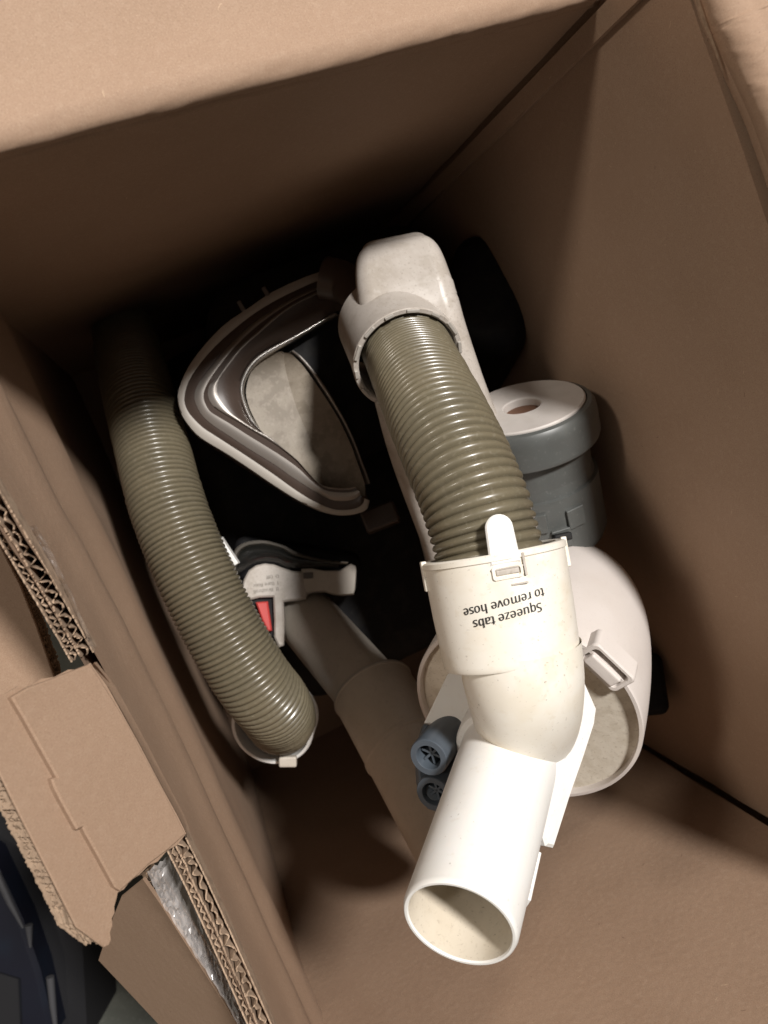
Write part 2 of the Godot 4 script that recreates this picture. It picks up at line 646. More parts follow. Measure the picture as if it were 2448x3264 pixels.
func make_box() -> void:
	var box := thing("cardboard_box", "open brown cardboard box with torn flaps holding vacuum cleaner parts", "box", Vector3(0.093, BOTTOM, 0.114))
	var thick := 0.0062
	var soft := func(s: float, t: float, p: Vector3) -> float: return 0.0012 * noise.get_noise_3d(p.x * 900.0, p.y * 900.0, p.z * 900.0) + 0.0 * s * t
	# bottom
	sheet(Vector3(WALL_LEFT, BOTTOM, WALL_BACK), Vector3(WALL_RIGHT, BOTTOM, WALL_BACK), Vector3(WALL_RIGHT, BOTTOM, WALL_FRONT), Vector3(WALL_LEFT, BOTTOM, WALL_FRONT), 12, 12, Vector3.UP, thick, flat_warp)
	part(box, "bottom_panel", "board")
	# back wall: its rim sags towards the right
	var bl := WALL_LEFT - 0.0045
	var br := WALL_RIGHT - 0.0042
	sheet(Vector3(bl, BOTTOM, WALL_BACK), Vector3(br, BOTTOM, WALL_BACK), Vector3(br, 0.4125, WALL_BACK), Vector3(bl, 0.4575, WALL_BACK), 30, 40, Vector3(0, 0, 1), thick, soft)
	part(box, "wall", "board", 40.0, "shaded back wall of the box")
	# right wall
	sheet(Vector3(WALL_RIGHT, BOTTOM, WALL_FRONT + 0.001), Vector3(WALL_RIGHT, BOTTOM, WALL_BACK - 0.006), Vector3(WALL_RIGHT, 0.458, WALL_BACK - 0.006), Vector3(WALL_RIGHT, 0.474, WALL_FRONT + 0.001), 40, 40, Vector3(-1, 0, 0), thick, soft)
	part(box, "wall", "board")
	# front wall
	sheet(Vector3(WALL_LEFT - 0.010, BOTTOM, WALL_FRONT), Vector3(WALL_RIGHT - 0.0058, BOTTOM, WALL_FRONT), Vector3(WALL_RIGHT - 0.0058, 0.447, WALL_FRONT), Vector3(WALL_LEFT - 0.010, 0.447, WALL_FRONT), 30, 40, Vector3(0, 0, -1), thick, soft)
	part(box, "wall", "board")
	# left wall, bent along two lines that run level with the rim
	var bent := func(s: float, t: float, p: Vector3) -> float:
		var d := (1.0 - t) * 1.34
		return 0.0045 * exp(-pow((d - 0.17 - 0.05 * s) / 0.05, 2.0)) - 0.003 * exp(-pow((d - 0.30) / 0.06, 2.0)) + 0.004 * exp(-pow((d - 0.46 + 0.08 * s) / 0.07, 2.0)) + 0.001 * noise.get_noise_3d(p.x * 900.0, p.y * 900.0, p.z * 900.0)
	var loops := []
	var low_l := Vector3(WALL_LEFT, BOTTOM, WALL_BACK)
	var crest := [Vector3(WALL_LEFT, 0.462, WALL_BACK), Vector3(-0.0534, 0.4513, -0.0099), Vector3(-0.0534, 0.4372, 0.0201), Vector3(-0.0534, 0.4211, 0.0545), Vector3(-0.0534, 0.4166, 0.0791), Vector3(-0.0534, 0.4115, 0.1077), Vector3(-0.0534, 0.4110, 0.1377), Vector3(-0.0534, 0.4139, 0.1791), Vector3(-0.0534, 0.4216, 0.2210), Vector3(WALL_LEFT, 0.435, WALL_FRONT + 0.006)]
	var top := spline(crest, 70)
	var rows_f := []
	var rows_b := []
	for i in top.size():
		var f := []
		var b := []
		for j in 49:
			var t := j / 48.0
			var p := Vector3(WALL_LEFT, lerpf(BOTTOM, top[i].y, t), top[i].z)
			p.x += bent.call(float(i) / 70.0, t, p)
			f.append(p)
			b.append(p - Vector3(thick - 0.001, 0, 0))
		rows_f.append(f)
		rows_b.append(b)
	loft(rows_f, false)
	loft(rows_b, false)
	var ef := []
	var eb := []
	for i in top.size():
		ef.append(rows_f[i][48] - Vector3(0, 0.0002, 0))
		eb.append(rows_b[i][48] - Vector3(0, 0.0002, 0))
	var wl := part(box, "wall", "board", 40.0, "left wall bent along its length, its rim cut open")
	# outer liners close the corners behind the gaps
	for s in [[Vector3(WALL_LEFT - 0.016, 0.075, 0.114), Vector3(0.003, 0.225, 0.23)], [Vector3(WALL_RIGHT + 0.030, 0.145, 0.126), Vector3(0.003, 0.295, 0.246)]]:
		block(s[0], Vector3.RIGHT, Vector3.UP, s[1], 0.001)
		part(box, "outer_liner", "board")
	for s in [[Vector3(0.093, 0.125, WALL_BACK - 0.0135), Vector3(0.152, 0.275, 0.003)], [Vector3(0.103, 0.14, WALL_FRONT + 0.034), Vector3(0.1625, 0.29, 0.003)]]:
		block(s[0], Vector3.RIGHT, Vector3.UP, s[1], 0.001)
		part(box, "outer_liner", "board")
	# glue tab standing in the back right corner
	sheet(Vector3(WALL_RIGHT - 0.0035, BOTTOM, WALL_BACK + 0.0125), Vector3(WALL_RIGHT - 0.0045, BOTTOM, WALL_BACK + 0.0035), Vector3(WALL_RIGHT - 0.0045, 0.452, WALL_BACK + 0.0035), Vector3(WALL_RIGHT - 0.0035, 0.452, WALL_BACK + 0.0125), 4, 30, Vector3(-1, 0, 0), 0.003, flat_warp)
	part(box, "glue_tab", "board")

	# back flap, folded out over the rim: a rolled crease, then a nearly level panel
	var rows := []
	for i in 81:
		var s := i / 80.0
		var rim := Vector3(lerpf(-0.20, 0.30, s), 0.0, WALL_BACK)
		rim.y = lerpf(0.4575, 0.4125, (rim.x - bl) / (br - bl)) + 0.0012 * noise.get_noise_1d(s * 900.0)
		var row := []
		for k in 7:
			var a := lerpf(-0.1, PI / 2, k / 6.0)
			row.append(rim + Vector3(0, 0.0052 * sin(a), 0.0006 + 0.0052 * (cos(a) - 1.0) * 1.6) + Vector3(0, 0.0005, 0.0004) * noise.get_noise_2d(s * 5000.0, k * 90.0))
		for k in 24:
			var t := (k + 1) / 24.0
			var wob := 0.0035 * noise.get_noise_2d(s * 260.0, t * 190.0) + 0.0008 * noise.get_noise_2d(s * 1500.0, t * 1100.0)
			var dip := -0.0022 * exp(-pow((t - 0.07) / 0.035, 2.0))
			row.append(rim + Vector3(0.0, 0.0052 + dip + wob * minf(t * 6.0, 1.0) - 0.012 * t, -0.0083 - 0.24 * t))
		rows.append(row)
	loft(rows, false)
	var under := []
	for row in rows:
		var r2 := []
		for p in row:
			r2.append(p - Vector3(0, 0.006, 0.0))
		r2.reverse()
		under.append(r2)
	loft(under, false)
	part(box, "flap", "board", 60.0, "bright back flap folded outwards")

	# right flap: crumpled roll along the rim, then outwards
	rows = []
	var rimr := spline([Vector3(0.24, 0.452, -0.16), Vector3(0.2400, 0.4654, -0.0800), Vector3(0.2400, 0.4690, -0.0648), Vector3(0.2400, 0.4723, -0.0478), Vector3(0.2400, 0.4751, -0.0250), Vector3(0.24, 0.476, 0.03), Vector3(0.24, 0.475, 0.15), Vector3(0.24, 0.475, 0.345)], 110)
	for i in rimr.size():
		var s := i / 110.0
		var rim: Vector3 = rimr[i]
		var row := []
		for k in 9:
			var a := lerpf(-0.5, PI / 2, k / 8.0)
			var crumple := 0.0004 * noise.get_noise_2d(s * 1500.0, k * 40.0) + 0.0002 * noise.get_noise_2d(s * 9000.0, k * 90.0)
			row.append(rim + Vector3(-0.0012 + 0.012 * (1.0 - cos(a)), 0.010 * sin(a), 0) + Vector3(-crumple, crumple, 0))
		for k in 20:
			var t := (k + 1) / 20.0
			var ridge := 0.0028 * exp(-pow((t - 0.05) / 0.02, 2.0)) - 0.0028 * exp(-pow((t - 0.12) / 0.03, 2.0))
			row.append(rim + Vector3(0.0108 + 0.20 * t, 0.010 + ridge + 0.004 * noise.get_noise_2d(s * 300.0, t * 200.0) + 0.03 * t, 0))
		rows.append(row)
	loft(rows, false)
	under = []
	for row in rows:
		var r2 := []
		for p in row:
			r2.append(p - Vector3(-0.002, 0.006, 0.0))
		r2.reverse()
		under.append(r2)
	loft(under, false)
	part(box, "flap", "board", 60.0, "right flap with a crumpled crease")
	# a sliver of lifted liner paper beside that crease
	loft([[Vector3(0.2370, 0.4646, -0.0829), Vector3(0.2370, 0.4651, -0.0717), Vector3(0.2370, 0.4665, -0.0609), Vector3(0.2370, 0.4668, -0.0535)], [Vector3(0.2365, 0.4675, -0.0818), Vector3(0.2365, 0.4677, -0.0706), Vector3(0.2365, 0.4684, -0.0602), Vector3(0.2365, 0.4678, -0.0532)]], false)
	part(box, "liner_sliver", "board_cut")
	# front flap, folded out
	sheet(Vector3(WALL_LEFT - 0.02, 0.447, WALL_FRONT), Vector3(WALL_RIGHT + 0.02, 0.447, WALL_FRONT), Vector3(WALL_RIGHT + 0.02, 0.40, WALL_FRONT + 0.16), Vector3(WALL_LEFT - 0.02, 0.40, WALL_FRONT + 0.16), 12, 8, Vector3(0, 0.96, 0.28), thick, flat_warp)
	part(box, "flap", "board")

	# the left rim: torn flap pieces, cut edges, tape
	var fn := Vector3(0.7635, 0.6406, 0.0818)
	var main_edge := [Vector3(-0.0893, 0.4580, 0.1309), Vector3(-0.0888, 0.4595, 0.1141), Vector3(-0.0883, 0.4610, 0.0978), Vector3(-0.0878, 0.4625, 0.0819), Vector3(-0.0874, 0.4633, 0.0713), Vector3(-0.0868, 0.4652, 0.0512)]
	var outline := [Vector3(-0.0548, 0.4262, 0.0574), Vector3(-0.0535, 0.4234, 0.0680), Vector3(-0.0531, 0.4210, 0.0822), Vector3(-0.0527, 0.4188, 0.0962), Vector3(-0.0525, 0.4162, 0.1144), Vector3(-0.0521, 0.4139, 0.1293), Vector3(-0.0522, 0.4129, 0.1374), Vector3(-0.0564, 0.4178, 0.1381), Vector3(-0.0598, 0.4221, 0.1364), Vector3(-0.0637, 0.4268, 0.1367), Vector3(-0.0664, 0.4302, 0.1350), Vector3(-0.0698, 0.4342, 0.1349), Vector3(-0.0725, 0.4376, 0.1338), Vector3(-0.0752, 0.4407, 0.1344), Vector3(-0.0768, 0.4427, 0.1335), Vector3(-0.0780, 0.4440, 0.1350), Vector3(-0.0792, 0.4453, 0.1363), Vector3(-0.0799, 0.4458, 0.1383), Vector3(-0.0811, 0.4472, 0.1390), Vector3(-0.0818, 0.4478, 0.1411), Vector3(-0.0831, 0.4491, 0.1423), Vector3(-0.0838, 0.4496, 0.1447), Vector3(-0.0849, 0.4508, 0.1455), Vector3(-0.0861, 0.4525, 0.1445), Vector3(-0.0871, 0.4541, 0.1406), Vector3(-0.0882, 0.4561, 0.1356), Vector3(-0.0893, 0.4580, 0.1309), Vector3(-0.0888, 0.4595, 0.1141), Vector3(-0.0883, 0.4610, 0.0978), Vector3(-0.0878, 0.4625, 0.0819), Vector3(-0.0874, 0.4633, 0.0713), Vector3(-0.0868, 0.4652, 0.0512), Vector3(-0.0856, 0.4642, 0.0481), Vector3(-0.0813, 0.4589, 0.0490), Vector3(-0.0778, 0.4546, 0.0501), Vector3(-0.0743, 0.4504, 0.0503), Vector3(-0.0724, 0.4479, 0.0522), Vector3(-0.0685, 0.4432, 0.0524), Vector3(-0.0651, 0.4389, 0.0545), Vector3(-0.0610, 0.4339, 0.0550), Vector3(-0.0585, 0.4307, 0.0571)]
	var inner_line := inset(outline, fn, 0.0)
	plate(inner_line, fn, 0.0008, 0.0003)
	var flap := part(box, "flap", "board", 30.0, "torn left flap piece standing up outside the rim")
	loft([[Vector3(-0.0547, 0.4264, 0.0582), Vector3(-0.0535, 0.4235, 0.0688), Vector3(-0.0530, 0.4212, 0.0829), Vector3(-0.0527, 0.4190, 0.0970), Vector3(-0.0525, 0.4164, 0.1152), Vector3(-0.0521, 0.4141, 0.1301), Vector3(-0.0522, 0.4134, 0.1367)], [Vector3(-0.0530, 0.4313, 0.0568), Vector3(-0.0529, 0.4194, 0.0689), Vector3(-0.0529, 0.4145, 0.0840), Vector3(-0.0529, 0.4100, 0.0990), Vector3(-0.0529, 0.4058, 0.1183), Vector3(-0.0529, 0.4019, 0.1341), Vector3(-0.0530, 0.4024, 0.1412)], [Vector3(-0.0526, 0.4282, 0.0576), Vector3(-0.0524, 0.4160, 0.0701), Vector3(-0.0523, 0.4111, 0.0853), Vector3(-0.0523, 0.4063, 0.1005), Vector3(-0.0523, 0.4030, 0.1195), Vector3(-0.0524, 0.3983, 0.1359), Vector3(-0.0526, 0.4008, 0.1422)]], false)
	part(flap, "crease", "board", 70.0)
	# body of the board under the liner, set back from the cut edges
	plate(inset([Vector3(-0.0560, 0.4259, 0.0589), Vector3(-0.0552, 0.4238, 0.0678), Vector3(-0.0548, 0.4214, 0.0829), Vector3(-0.0544, 0.4191, 0.0976), Vector3(-0.0539, 0.4162, 0.1154), Vector3(-0.0536, 0.4140, 0.1301), Vector3(-0.0543, 0.4139, 0.1370), Vector3(-0.0638, 0.4253, 0.1362), Vector3(-0.0699, 0.4329, 0.1343), Vector3(-0.0769, 0.4413, 0.1335), Vector3(-0.0806, 0.4451, 0.1379), Vector3(-0.0836, 0.4482, 0.1422), Vector3(-0.0866, 0.4518, 0.1416), Vector3(-0.0897, 0.4568, 0.1314), Vector3(-0.0891, 0.4583, 0.1145), Vector3(-0.0887, 0.4598, 0.0982), Vector3(-0.0882, 0.4613, 0.0822), Vector3(-0.0877, 0.4621, 0.0715), Vector3(-0.0871, 0.4640, 0.0514), Vector3(-0.0864, 0.4633, 0.0493), Vector3(-0.0784, 0.4536, 0.0510), Vector3(-0.0657, 0.4379, 0.0556)], fn, 0.0045), fn, 0.0052, 0.0004)
	part(flap, "board_core", "board_cut")
	var edge_in := (Vector3(-0.0587, 0.4245, 0.1080) - Vector3(-0.0793, 0.4499, 0.1006)).normalized()
	flutes(main_edge, edge_in, fn, 0.0085, 0.007, 0.0007, 1)
	flutes([Vector3(-0.0849, 0.4508, 0.1455), Vector3(-0.0861, 0.4525, 0.1445), Vector3(-0.0871, 0.4541, 0.1406), Vector3(-0.0882, 0.4561, 0.1356), Vector3(-0.0893, 0.4580, 0.1309)], (Vector3(-0.0853, 0.4538, 0.1262) - Vector3(-0.0871, 0.4543, 0.1397)).normalized(), fn, 0.0085, 0.007, 0.0007, 1)
	part(flap, "cut_edge", "board_cut", 50.0, "frayed corrugated edge")
	# a second layer of board laid on the flap, ending along a scored line; its lower run stands open
	plate([Vector3(-0.0544, 0.4295, 0.0572), Vector3(-0.0527, 0.4244, 0.0817), Vector3(-0.0521, 0.4196, 0.1136), Vector3(-0.0520, 0.4167, 0.1360), Vector3(-0.0592, 0.4253, 0.1351), Vector3(-0.0656, 0.4332, 0.1334), Vector3(-0.0693, 0.4376, 0.1332), Vector3(-0.0752, 0.4447, 0.1325), Vector3(-0.0760, 0.4460, 0.1298), Vector3(-0.0760, 0.4477, 0.1164), Vector3(-0.0761, 0.4491, 0.1064), Vector3(-0.0760, 0.4493, 0.1041), Vector3(-0.0774, 0.4511, 0.1033), Vector3(-0.0775, 0.4516, 0.1000), Vector3(-0.0775, 0.4528, 0.0909), Vector3(-0.0774, 0.4533, 0.0857), Vector3(-0.0770, 0.4532, 0.0828), Vector3(-0.0757, 0.4516, 0.0836), Vector3(-0.0758, 0.4529, 0.0744), Vector3(-0.0759, 0.4547, 0.0612), Vector3(-0.0761, 0.4561, 0.0518), Vector3(-0.0718, 0.4510, 0.0520), Vector3(-0.0646, 0.4421, 0.0543)], fn, 0.0023, 0.0006)
	part(flap, "upper_layer", "board", 30.0, "upper layer of the flap with a stepped slit")
	flutes([Vector3(-0.0779, 0.4520, 0.0866), Vector3(-0.0779, 0.4513, 0.0915), Vector3(-0.0779, 0.4502, 0.1007), Vector3(-0.0779, 0.4498, 0.1033)], (Vector3(-0.0699, 0.4394, 0.0957) - Vector3(-0.0765, 0.4474, 0.0936)).normalized(), fn, 0.0012, 0.003, 0.0004, 1)
	part(flap, "cut_edge", "board_cut", 50.0)
	# cut rim of the left wall, upper and lower run
	var lx := Vector3(1, 0, 0)
	var rim_up := [Vector3(-0.0534, 0.4583, -0.0266), Vector3(-0.0534, 0.4513, -0.0099), Vector3(-0.0534, 0.4419, 0.0072), Vector3(-0.0534, 0.4334, 0.0264), Vector3(-0.0534, 0.4267, 0.0430), Vector3(-0.0534, 0.4228, 0.0548)]
	for run in [rim_up, [Vector3(-0.0534, 0.4137, 0.1384), Vector3(-0.0534, 0.4117, 0.1565), Vector3(-0.0534, 0.4139, 0.1791), Vector3(-0.0534, 0.4171, 0.2017), Vector3(-0.0534, 0.4213, 0.2239), Vector3(-0.0534, 0.4254, 0.2461)]]:
		var line := []
		for p in run:
			line.append(p + Vector3(0.0006, 0.0008, 0))
		flutes(line, Vector3(0, -1, 0), lx, 0.0082, 0.012, 0.0008)
	part(wl, "cut_edge", "board_cut", 50.0, "corrugated cut rim of the left wall")
	# piece of flap beyond the upper slot
	var hn := Vector3(-0.3214, 0.9450, -0.0607)
	plate([Vector3(-0.0812, 0.3493, -0.0100), Vector3(-0.0806, 0.3509, 0.0111), Vector3(-0.0801, 0.3520, 0.0259), Vector3(-0.0812, 0.3529, 0.0454), Vector3(-0.0829, 0.3533, 0.0618), Vector3(-0.0841, 0.3536, 0.0726), Vector3(-0.0877, 0.3526, 0.0762), Vector3(-0.0900, 0.3517, 0.0735), Vector3(-0.0958, 0.3497, 0.0735), Vector3(-0.1013, 0.3477, 0.0709), Vector3(-0.1076, 0.3455, 0.0712), Vector3(-0.1191, 0.3416, 0.0709)], hn, 0.0012, 0.0003)
	var piece := part(box, "flap", "board", 30.0, "narrow flap piece beyond the rim slot")
	flutes([Vector3(-0.0812, 0.3493, -0.0100), Vector3(-0.0806, 0.3509, 0.0111), Vector3(-0.0801, 0.3520, 0.0259), Vector3(-0.0812, 0.3529, 0.0454), Vector3(-0.0829, 0.3533, 0.0618), Vector3(-0.0841, 0.3536, 0.0726)], (Vector3(-0.0999, 0.3467, 0.0488) - Vector3(-0.0808, 0.3530, 0.0456)).normalized(), hn, 0.0085, 0.007, 0.0009, 1)
	part(piece, "cut_edge", "board_cut", 50.0)
	# hanging outer panel below the torn flap
	var gn := Vector3(-0.8526, 0.5226, 0.0033)
	plate([Vector3(-0.1034, 0.3340, 0.1828), Vector3(-0.0848, 0.3645, 0.1667), Vector3(-0.0814, 0.3700, 0.1800), Vector3(-0.0783, 0.3750, 0.1976), Vector3(-0.0746, 0.3809, 0.2187), Vector3(-0.0712, 0.3863, 0.2401), Vector3(-0.0701, 0.3879, 0.2577), Vector3(-0.1128, 0.3180, 0.2916), Vector3(-0.1227, 0.3020, 0.2708), Vector3(-0.1340, 0.2838, 0.2567), Vector3(-0.1467, 0.2631, 0.2416), Vector3(-0.1229, 0.3021, 0.2084)], gn, 0.0015, 0.0003)
	var hang := part(box, "flap", "board", 30.0, "dark outer flap hanging outside the rim")
	flutes([Vector3(-0.0859, 0.3628, 0.1652), Vector3(-0.0834, 0.3668, 0.1697), Vector3(-0.0814, 0.3700, 0.1800), Vector3(-0.0783, 0.3750, 0.1976), Vector3(-0.0746, 0.3809, 0.2187), Vector3(-0.0712, 0.3863, 0.2401), Vector3(-0.0701, 0.3879, 0.2577)], (Vector3(-0.1180, 0.3099, 0.2344) - Vector3(-0.0783, 0.3750, 0.1976)).normalized(), gn, 0.0075, 0.006, 0.0009, 1)
	part(hang, "cut_edge", "board_cut", 50.0)

	# clear tape: a wrinkled strip over the upper rim and a loose film in the lower slot
	tape_strip(box, [Vector3(-0.0500, 0.4350, 0.0037), Vector3(-0.0500, 0.4285, 0.0142), Vector3(-0.0500, 0.4284, 0.0288), Vector3(-0.0500, 0.4312, 0.0418), Vector3(-0.0500, 0.4337, 0.0508)], [Vector3(-0.0585, 0.4150, 0.0030), Vector3(-0.0595, 0.4133, 0.0136), Vector3(-0.0605, 0.4020, 0.0290), Vector3(-0.0610, 0.3958, 0.0451), Vector3(-0.0610, 0.3946, 0.0577)], 0.0013)
	tape_strip(box, [Vector3(-0.0575, 0.3959, 0.1468), Vector3(-0.0600, 0.3862, 0.1646), Vector3(-0.0610, 0.3864, 0.1825), Vector3(-0.0610, 0.3863, 0.2043), Vector3(-0.0610, 0.3896, 0.2207), Vector3(-0.0610, 0.3946, 0.2376)], [Vector3(-0.0740, 0.4002, 0.1490), Vector3(-0.0760, 0.3900, 0.1689), Vector3(-0.0740, 0.3909, 0.1870), Vector3(-0.0720, 0.3899, 0.2076), Vector3(-0.0700, 0.3923, 0.2233), Vector3(-0.0680, 0.3982, 0.2352)], 0.0028)


func tape_strip(box: Node3D, right: Array, left: Array, wrinkle: float) -> void:
	var a := spline(right, 60)
	var b := spline(left, 60)
	var rows := []
	for i in 61:
		var row := []
		for k in 15:
			var t := k / 14.0
			var p: Vector3 = a[i].lerp(b[i], t)
			p += Vector3(0, 0.0022 + wrinkle * (noise.get_noise_2d(i * 16.0, k * 24.0) + 0.5 * noise.get_noise_2d(i * 34.0 + 400.0, k * 40.0)), wrinkle * 0.3 * noise.get_noise_2d(i * 30.0, k * 50.0 + 900.0))
			row.append(p)
		rows.append(row)
	loft(rows, false)
	part(box, "tape", "clear_tape", 25.0, "clear wrinkled packing tape")


func make_base() -> void:
	var t := thing("upright_vacuum", "black plastic vacuum cleaner base in the dark bottom of the box", "vacuum cleaner", Vector3(0.11, BOTTOM, 0.06))
	block(Vector3(0.115, -0.015, 0.075), Vector3.RIGHT, Vector3.UP, Vector3(0.105, 0.127, 0.145), 0.03)
	part(t, "base_shell", "black_plastic")
	block(Vector3(0.14, 0.15, -0.02), Vector3.RIGHT, Vector3.UP, Vector3(0.085, 0.05, 0.07), 0.03)
	part(t, "motor_cover", "black_plastic")
	block(Vector3(0.2344, 0.1775, -0.0075), Vector3(0.8002, 0.2499, 0.5451), Vector3(-0.5933, 0.1979, 0.7803), Vector3(0.028, 0.04, 0.05), 0.015)
	part(t, "side_cover", "black_plastic")
	block(Vector3(0.2246, 0.2326, 0.2600), Vector3(0.9307, 0.2355, 0.2799), Vector3(-0.3395, 0.2718, 0.9005), Vector3(0.012, 0.02, 0.03), 0.006)
	part(t, "side_fin", "black_plastic")


func make_canister() -> void:
	var t := thing("dust_cup", "dust cup with curved brown and silver bands around a dusty oval window", "dust cup", Vector3(0.07, 0.15, 0.0))
	var n := Vector3(-0.0160, 0.9992, -0.0376)
	var o := [Vector3(0.1576, 0.2132, -0.0667), Vector3(0.1410, 0.2128, -0.0699), Vector3(0.1246, 0.2124, -0.0718), Vector3(0.0988, 0.2121, -0.0704), Vector3(0.0804, 0.2119, -0.0663), Vector3(0.0637, 0.2118, -0.0625), Vector3(0.0487, 0.2118, -0.0560), Vector3(0.0361, 0.2119, -0.0488), Vector3(0.0270, 0.2120, -0.0416), Vector3(0.0216, 0.2122, -0.0356), Vector3(0.0186, 0.2123, -0.0300), Vector3(0.0175, 0.2125, -0.0237), Vector3(0.0182, 0.2128, -0.0167), Vector3(0.0209, 0.2132, -0.0074), Vector3(0.0256, 0.2136, 0.0004), Vector3(0.0325, 0.2140, 0.0098), Vector3(0.0409, 0.2146, 0.0223), Vector3(0.0500, 0.2153, 0.0366), Vector3(0.0586, 0.2159, 0.0494), Vector3(0.0659, 0.2164, 0.0589), Vector3(0.0717, 0.2168, 0.0654), Vector3(0.0769, 0.2170, 0.0700), Vector3(0.0826, 0.2172, 0.0735), Vector3(0.0889, 0.2174, 0.0759), Vector3(0.0949, 0.2176, 0.0771), Vector3(0.1003, 0.2176, 0.0766), Vector3(0.1039, 0.2175, 0.0723)]
	var rim_in := [Vector3(0.1558, 0.2133, -0.0625), Vector3(0.1393, 0.2129, -0.0660), Vector3(0.1253, 0.2126, -0.0667), Vector3(0.0992, 0.2123, -0.0648), Vector3(0.0819, 0.2121, -0.0617), Vector3(0.0686, 0.2121, -0.0579), Vector3(0.0532, 0.2120, -0.0523), Vector3(0.0402, 0.2121, -0.0458), Vector3(0.0307, 0.2122, -0.0394), Vector3(0.0255, 0.2123, -0.0341), Vector3(0.0223, 0.2124, -0.0286), Vector3(0.0215, 0.2126, -0.0237), Vector3(0.0223, 0.2128, -0.0184), Vector3(0.0258, 0.2132, -0.0095), Vector3(0.0308, 0.2136, -0.0020), Vector3(0.0366, 0.2140, 0.0066), Vector3(0.0450, 0.2146, 0.0191), Vector3(0.0542, 0.2153, 0.0334), Vector3(0.0616, 0.2159, 0.0457), Vector3(0.0677, 0.2163, 0.0547), Vector3(0.0738, 0.2167, 0.0620), Vector3(0.0794, 0.2170, 0.0675), Vector3(0.0846, 0.2172, 0.0706), Vector3(0.0903, 0.2173, 0.0727), Vector3(0.0951, 0.2174, 0.0733), Vector3(0.0993, 0.2175, 0.0721), Vector3(0.1010, 0.2174, 0.0697)]
	# shell behind the bands
	plate([Vector3(0.1641, 0.1911, -0.0694), Vector3(0.1298, 0.1904, -0.0747), Vector3(0.1028, 0.1900, -0.0732), Vector3(0.0663, 0.1897, -0.0650), Vector3(0.0376, 0.1898, -0.0508), Vector3(0.0225, 0.1901, -0.0371), Vector3(0.0194, 0.1903, -0.0313), Vector3(0.0189, 0.1908, -0.0173), Vector3(0.0217, 0.1912, -0.0077), Vector3(0.0338, 0.1921, 0.0102), Vector3(0.0521, 0.1934, 0.0381), Vector3(0.0686, 0.1945, 0.0613), Vector3(0.0800, 0.1952, 0.0729), Vector3(0.0925, 0.1956, 0.0791), Vector3(0.1044, 0.1958, 0.0797), Vector3(0.1081, 0.1957, 0.0753), Vector3(0.1096, 0.1953, 0.0639), Vector3(0.1109, 0.1947, 0.0466), Vector3(0.1107, 0.1939, 0.0258), Vector3(0.1087, 0.1931, 0.0059), Vector3(0.1058, 0.1925, -0.0084), Vector3(0.1032, 0.1920, -0.0195), Vector3(0.1070, 0.1915, -0.0353), Vector3(0.1261, 0.1914, -0.0453), Vector3(0.1499, 0.1918, -0.0451)], n, 0.045, 0.004)
	part(t, "shell", "brown_plastic")
	band(o, rim_in, n, 0.000, 0.0016, 0.0006, 0.012)
	part(t, "rim", "cream_edge", 50.0)
	var brown1 := [Vector3(0.1501, 0.2134, -0.0577), Vector3(0.1263, 0.2128, -0.0623), Vector3(0.1135, 0.2126, -0.0622), Vector3(0.1032, 0.2125, -0.0612), Vector3(0.0896, 0.2124, -0.0588), Vector3(0.0773, 0.2123, -0.0560), Vector3(0.0641, 0.2123, -0.0508), Vector3(0.0522, 0.2123, -0.0453), Vector3(0.0406, 0.2123, -0.0389), Vector3(0.0330, 0.2124, -0.0338), Vector3(0.0295, 0.2125, -0.0298), Vector3(0.0278, 0.2127, -0.0250), Vector3(0.0283, 0.2130, -0.0167), Vector3(0.0321, 0.2134, -0.0083), Vector3(0.0371, 0.2137, -0.0008), Vector3(0.0463, 0.2144, 0.0130), Vector3(0.0567, 0.2151, 0.0275), Vector3(0.0634, 0.2156, 0.0383), Vector3(0.0686, 0.2160, 0.0459), Vector3(0.0747, 0.2164, 0.0548), Vector3(0.0805, 0.2168, 0.0616), Vector3(0.0875, 0.2170, 0.0656), Vector3(0.0940, 0.2172, 0.0674), Vector3(0.0993, 0.2173, 0.0668)]
	band(rim_in, brown1, n, 0.0012, 0.0030, 0.0004, 0.006)
	part(t, "outer_band", "brown_plastic", 50.0)
	var silver1 := [Vector3(0.1493, 0.2134, -0.0573), Vector3(0.1271, 0.2129, -0.0609), Vector3(0.1142, 0.2127, -0.0606), Vector3(0.1038, 0.2126, -0.0594), Vector3(0.0908, 0.2125, -0.0566), Vector3(0.0790, 0.2124, -0.0533), Vector3(0.0657, 0.2124, -0.0482), Vector3(0.0543, 0.2124, -0.0424), Vector3(0.0427, 0.2125, -0.0354), Vector3(0.0365, 0.2126, -0.0304), Vector3(0.0338, 0.2127, -0.0267), Vector3(0.0328, 0.2128, -0.0223), Vector3(0.0336, 0.2131, -0.0165), Vector3(0.0374, 0.2133, -0.0109), Vector3(0.0417, 0.2136, -0.0051), Vector3(0.0493, 0.2142, 0.0059), Vector3(0.0580, 0.2148, 0.0180), Vector3(0.0649, 0.2152, 0.0281), Vector3(0.0698, 0.2156, 0.0365), Vector3(0.0744, 0.2161, 0.0472), Vector3(0.0792, 0.2165, 0.0546), Vector3(0.0860, 0.2167, 0.0589), Vector3(0.0933, 0.2170, 0.0621), Vector3(0.0988, 0.2171, 0.0629)]
	band(brown1, silver1, n, 0.0034, 0.0054, 0.0006, 0.006)
	part(t, "silver_band", "silver_plastic", 50.0)
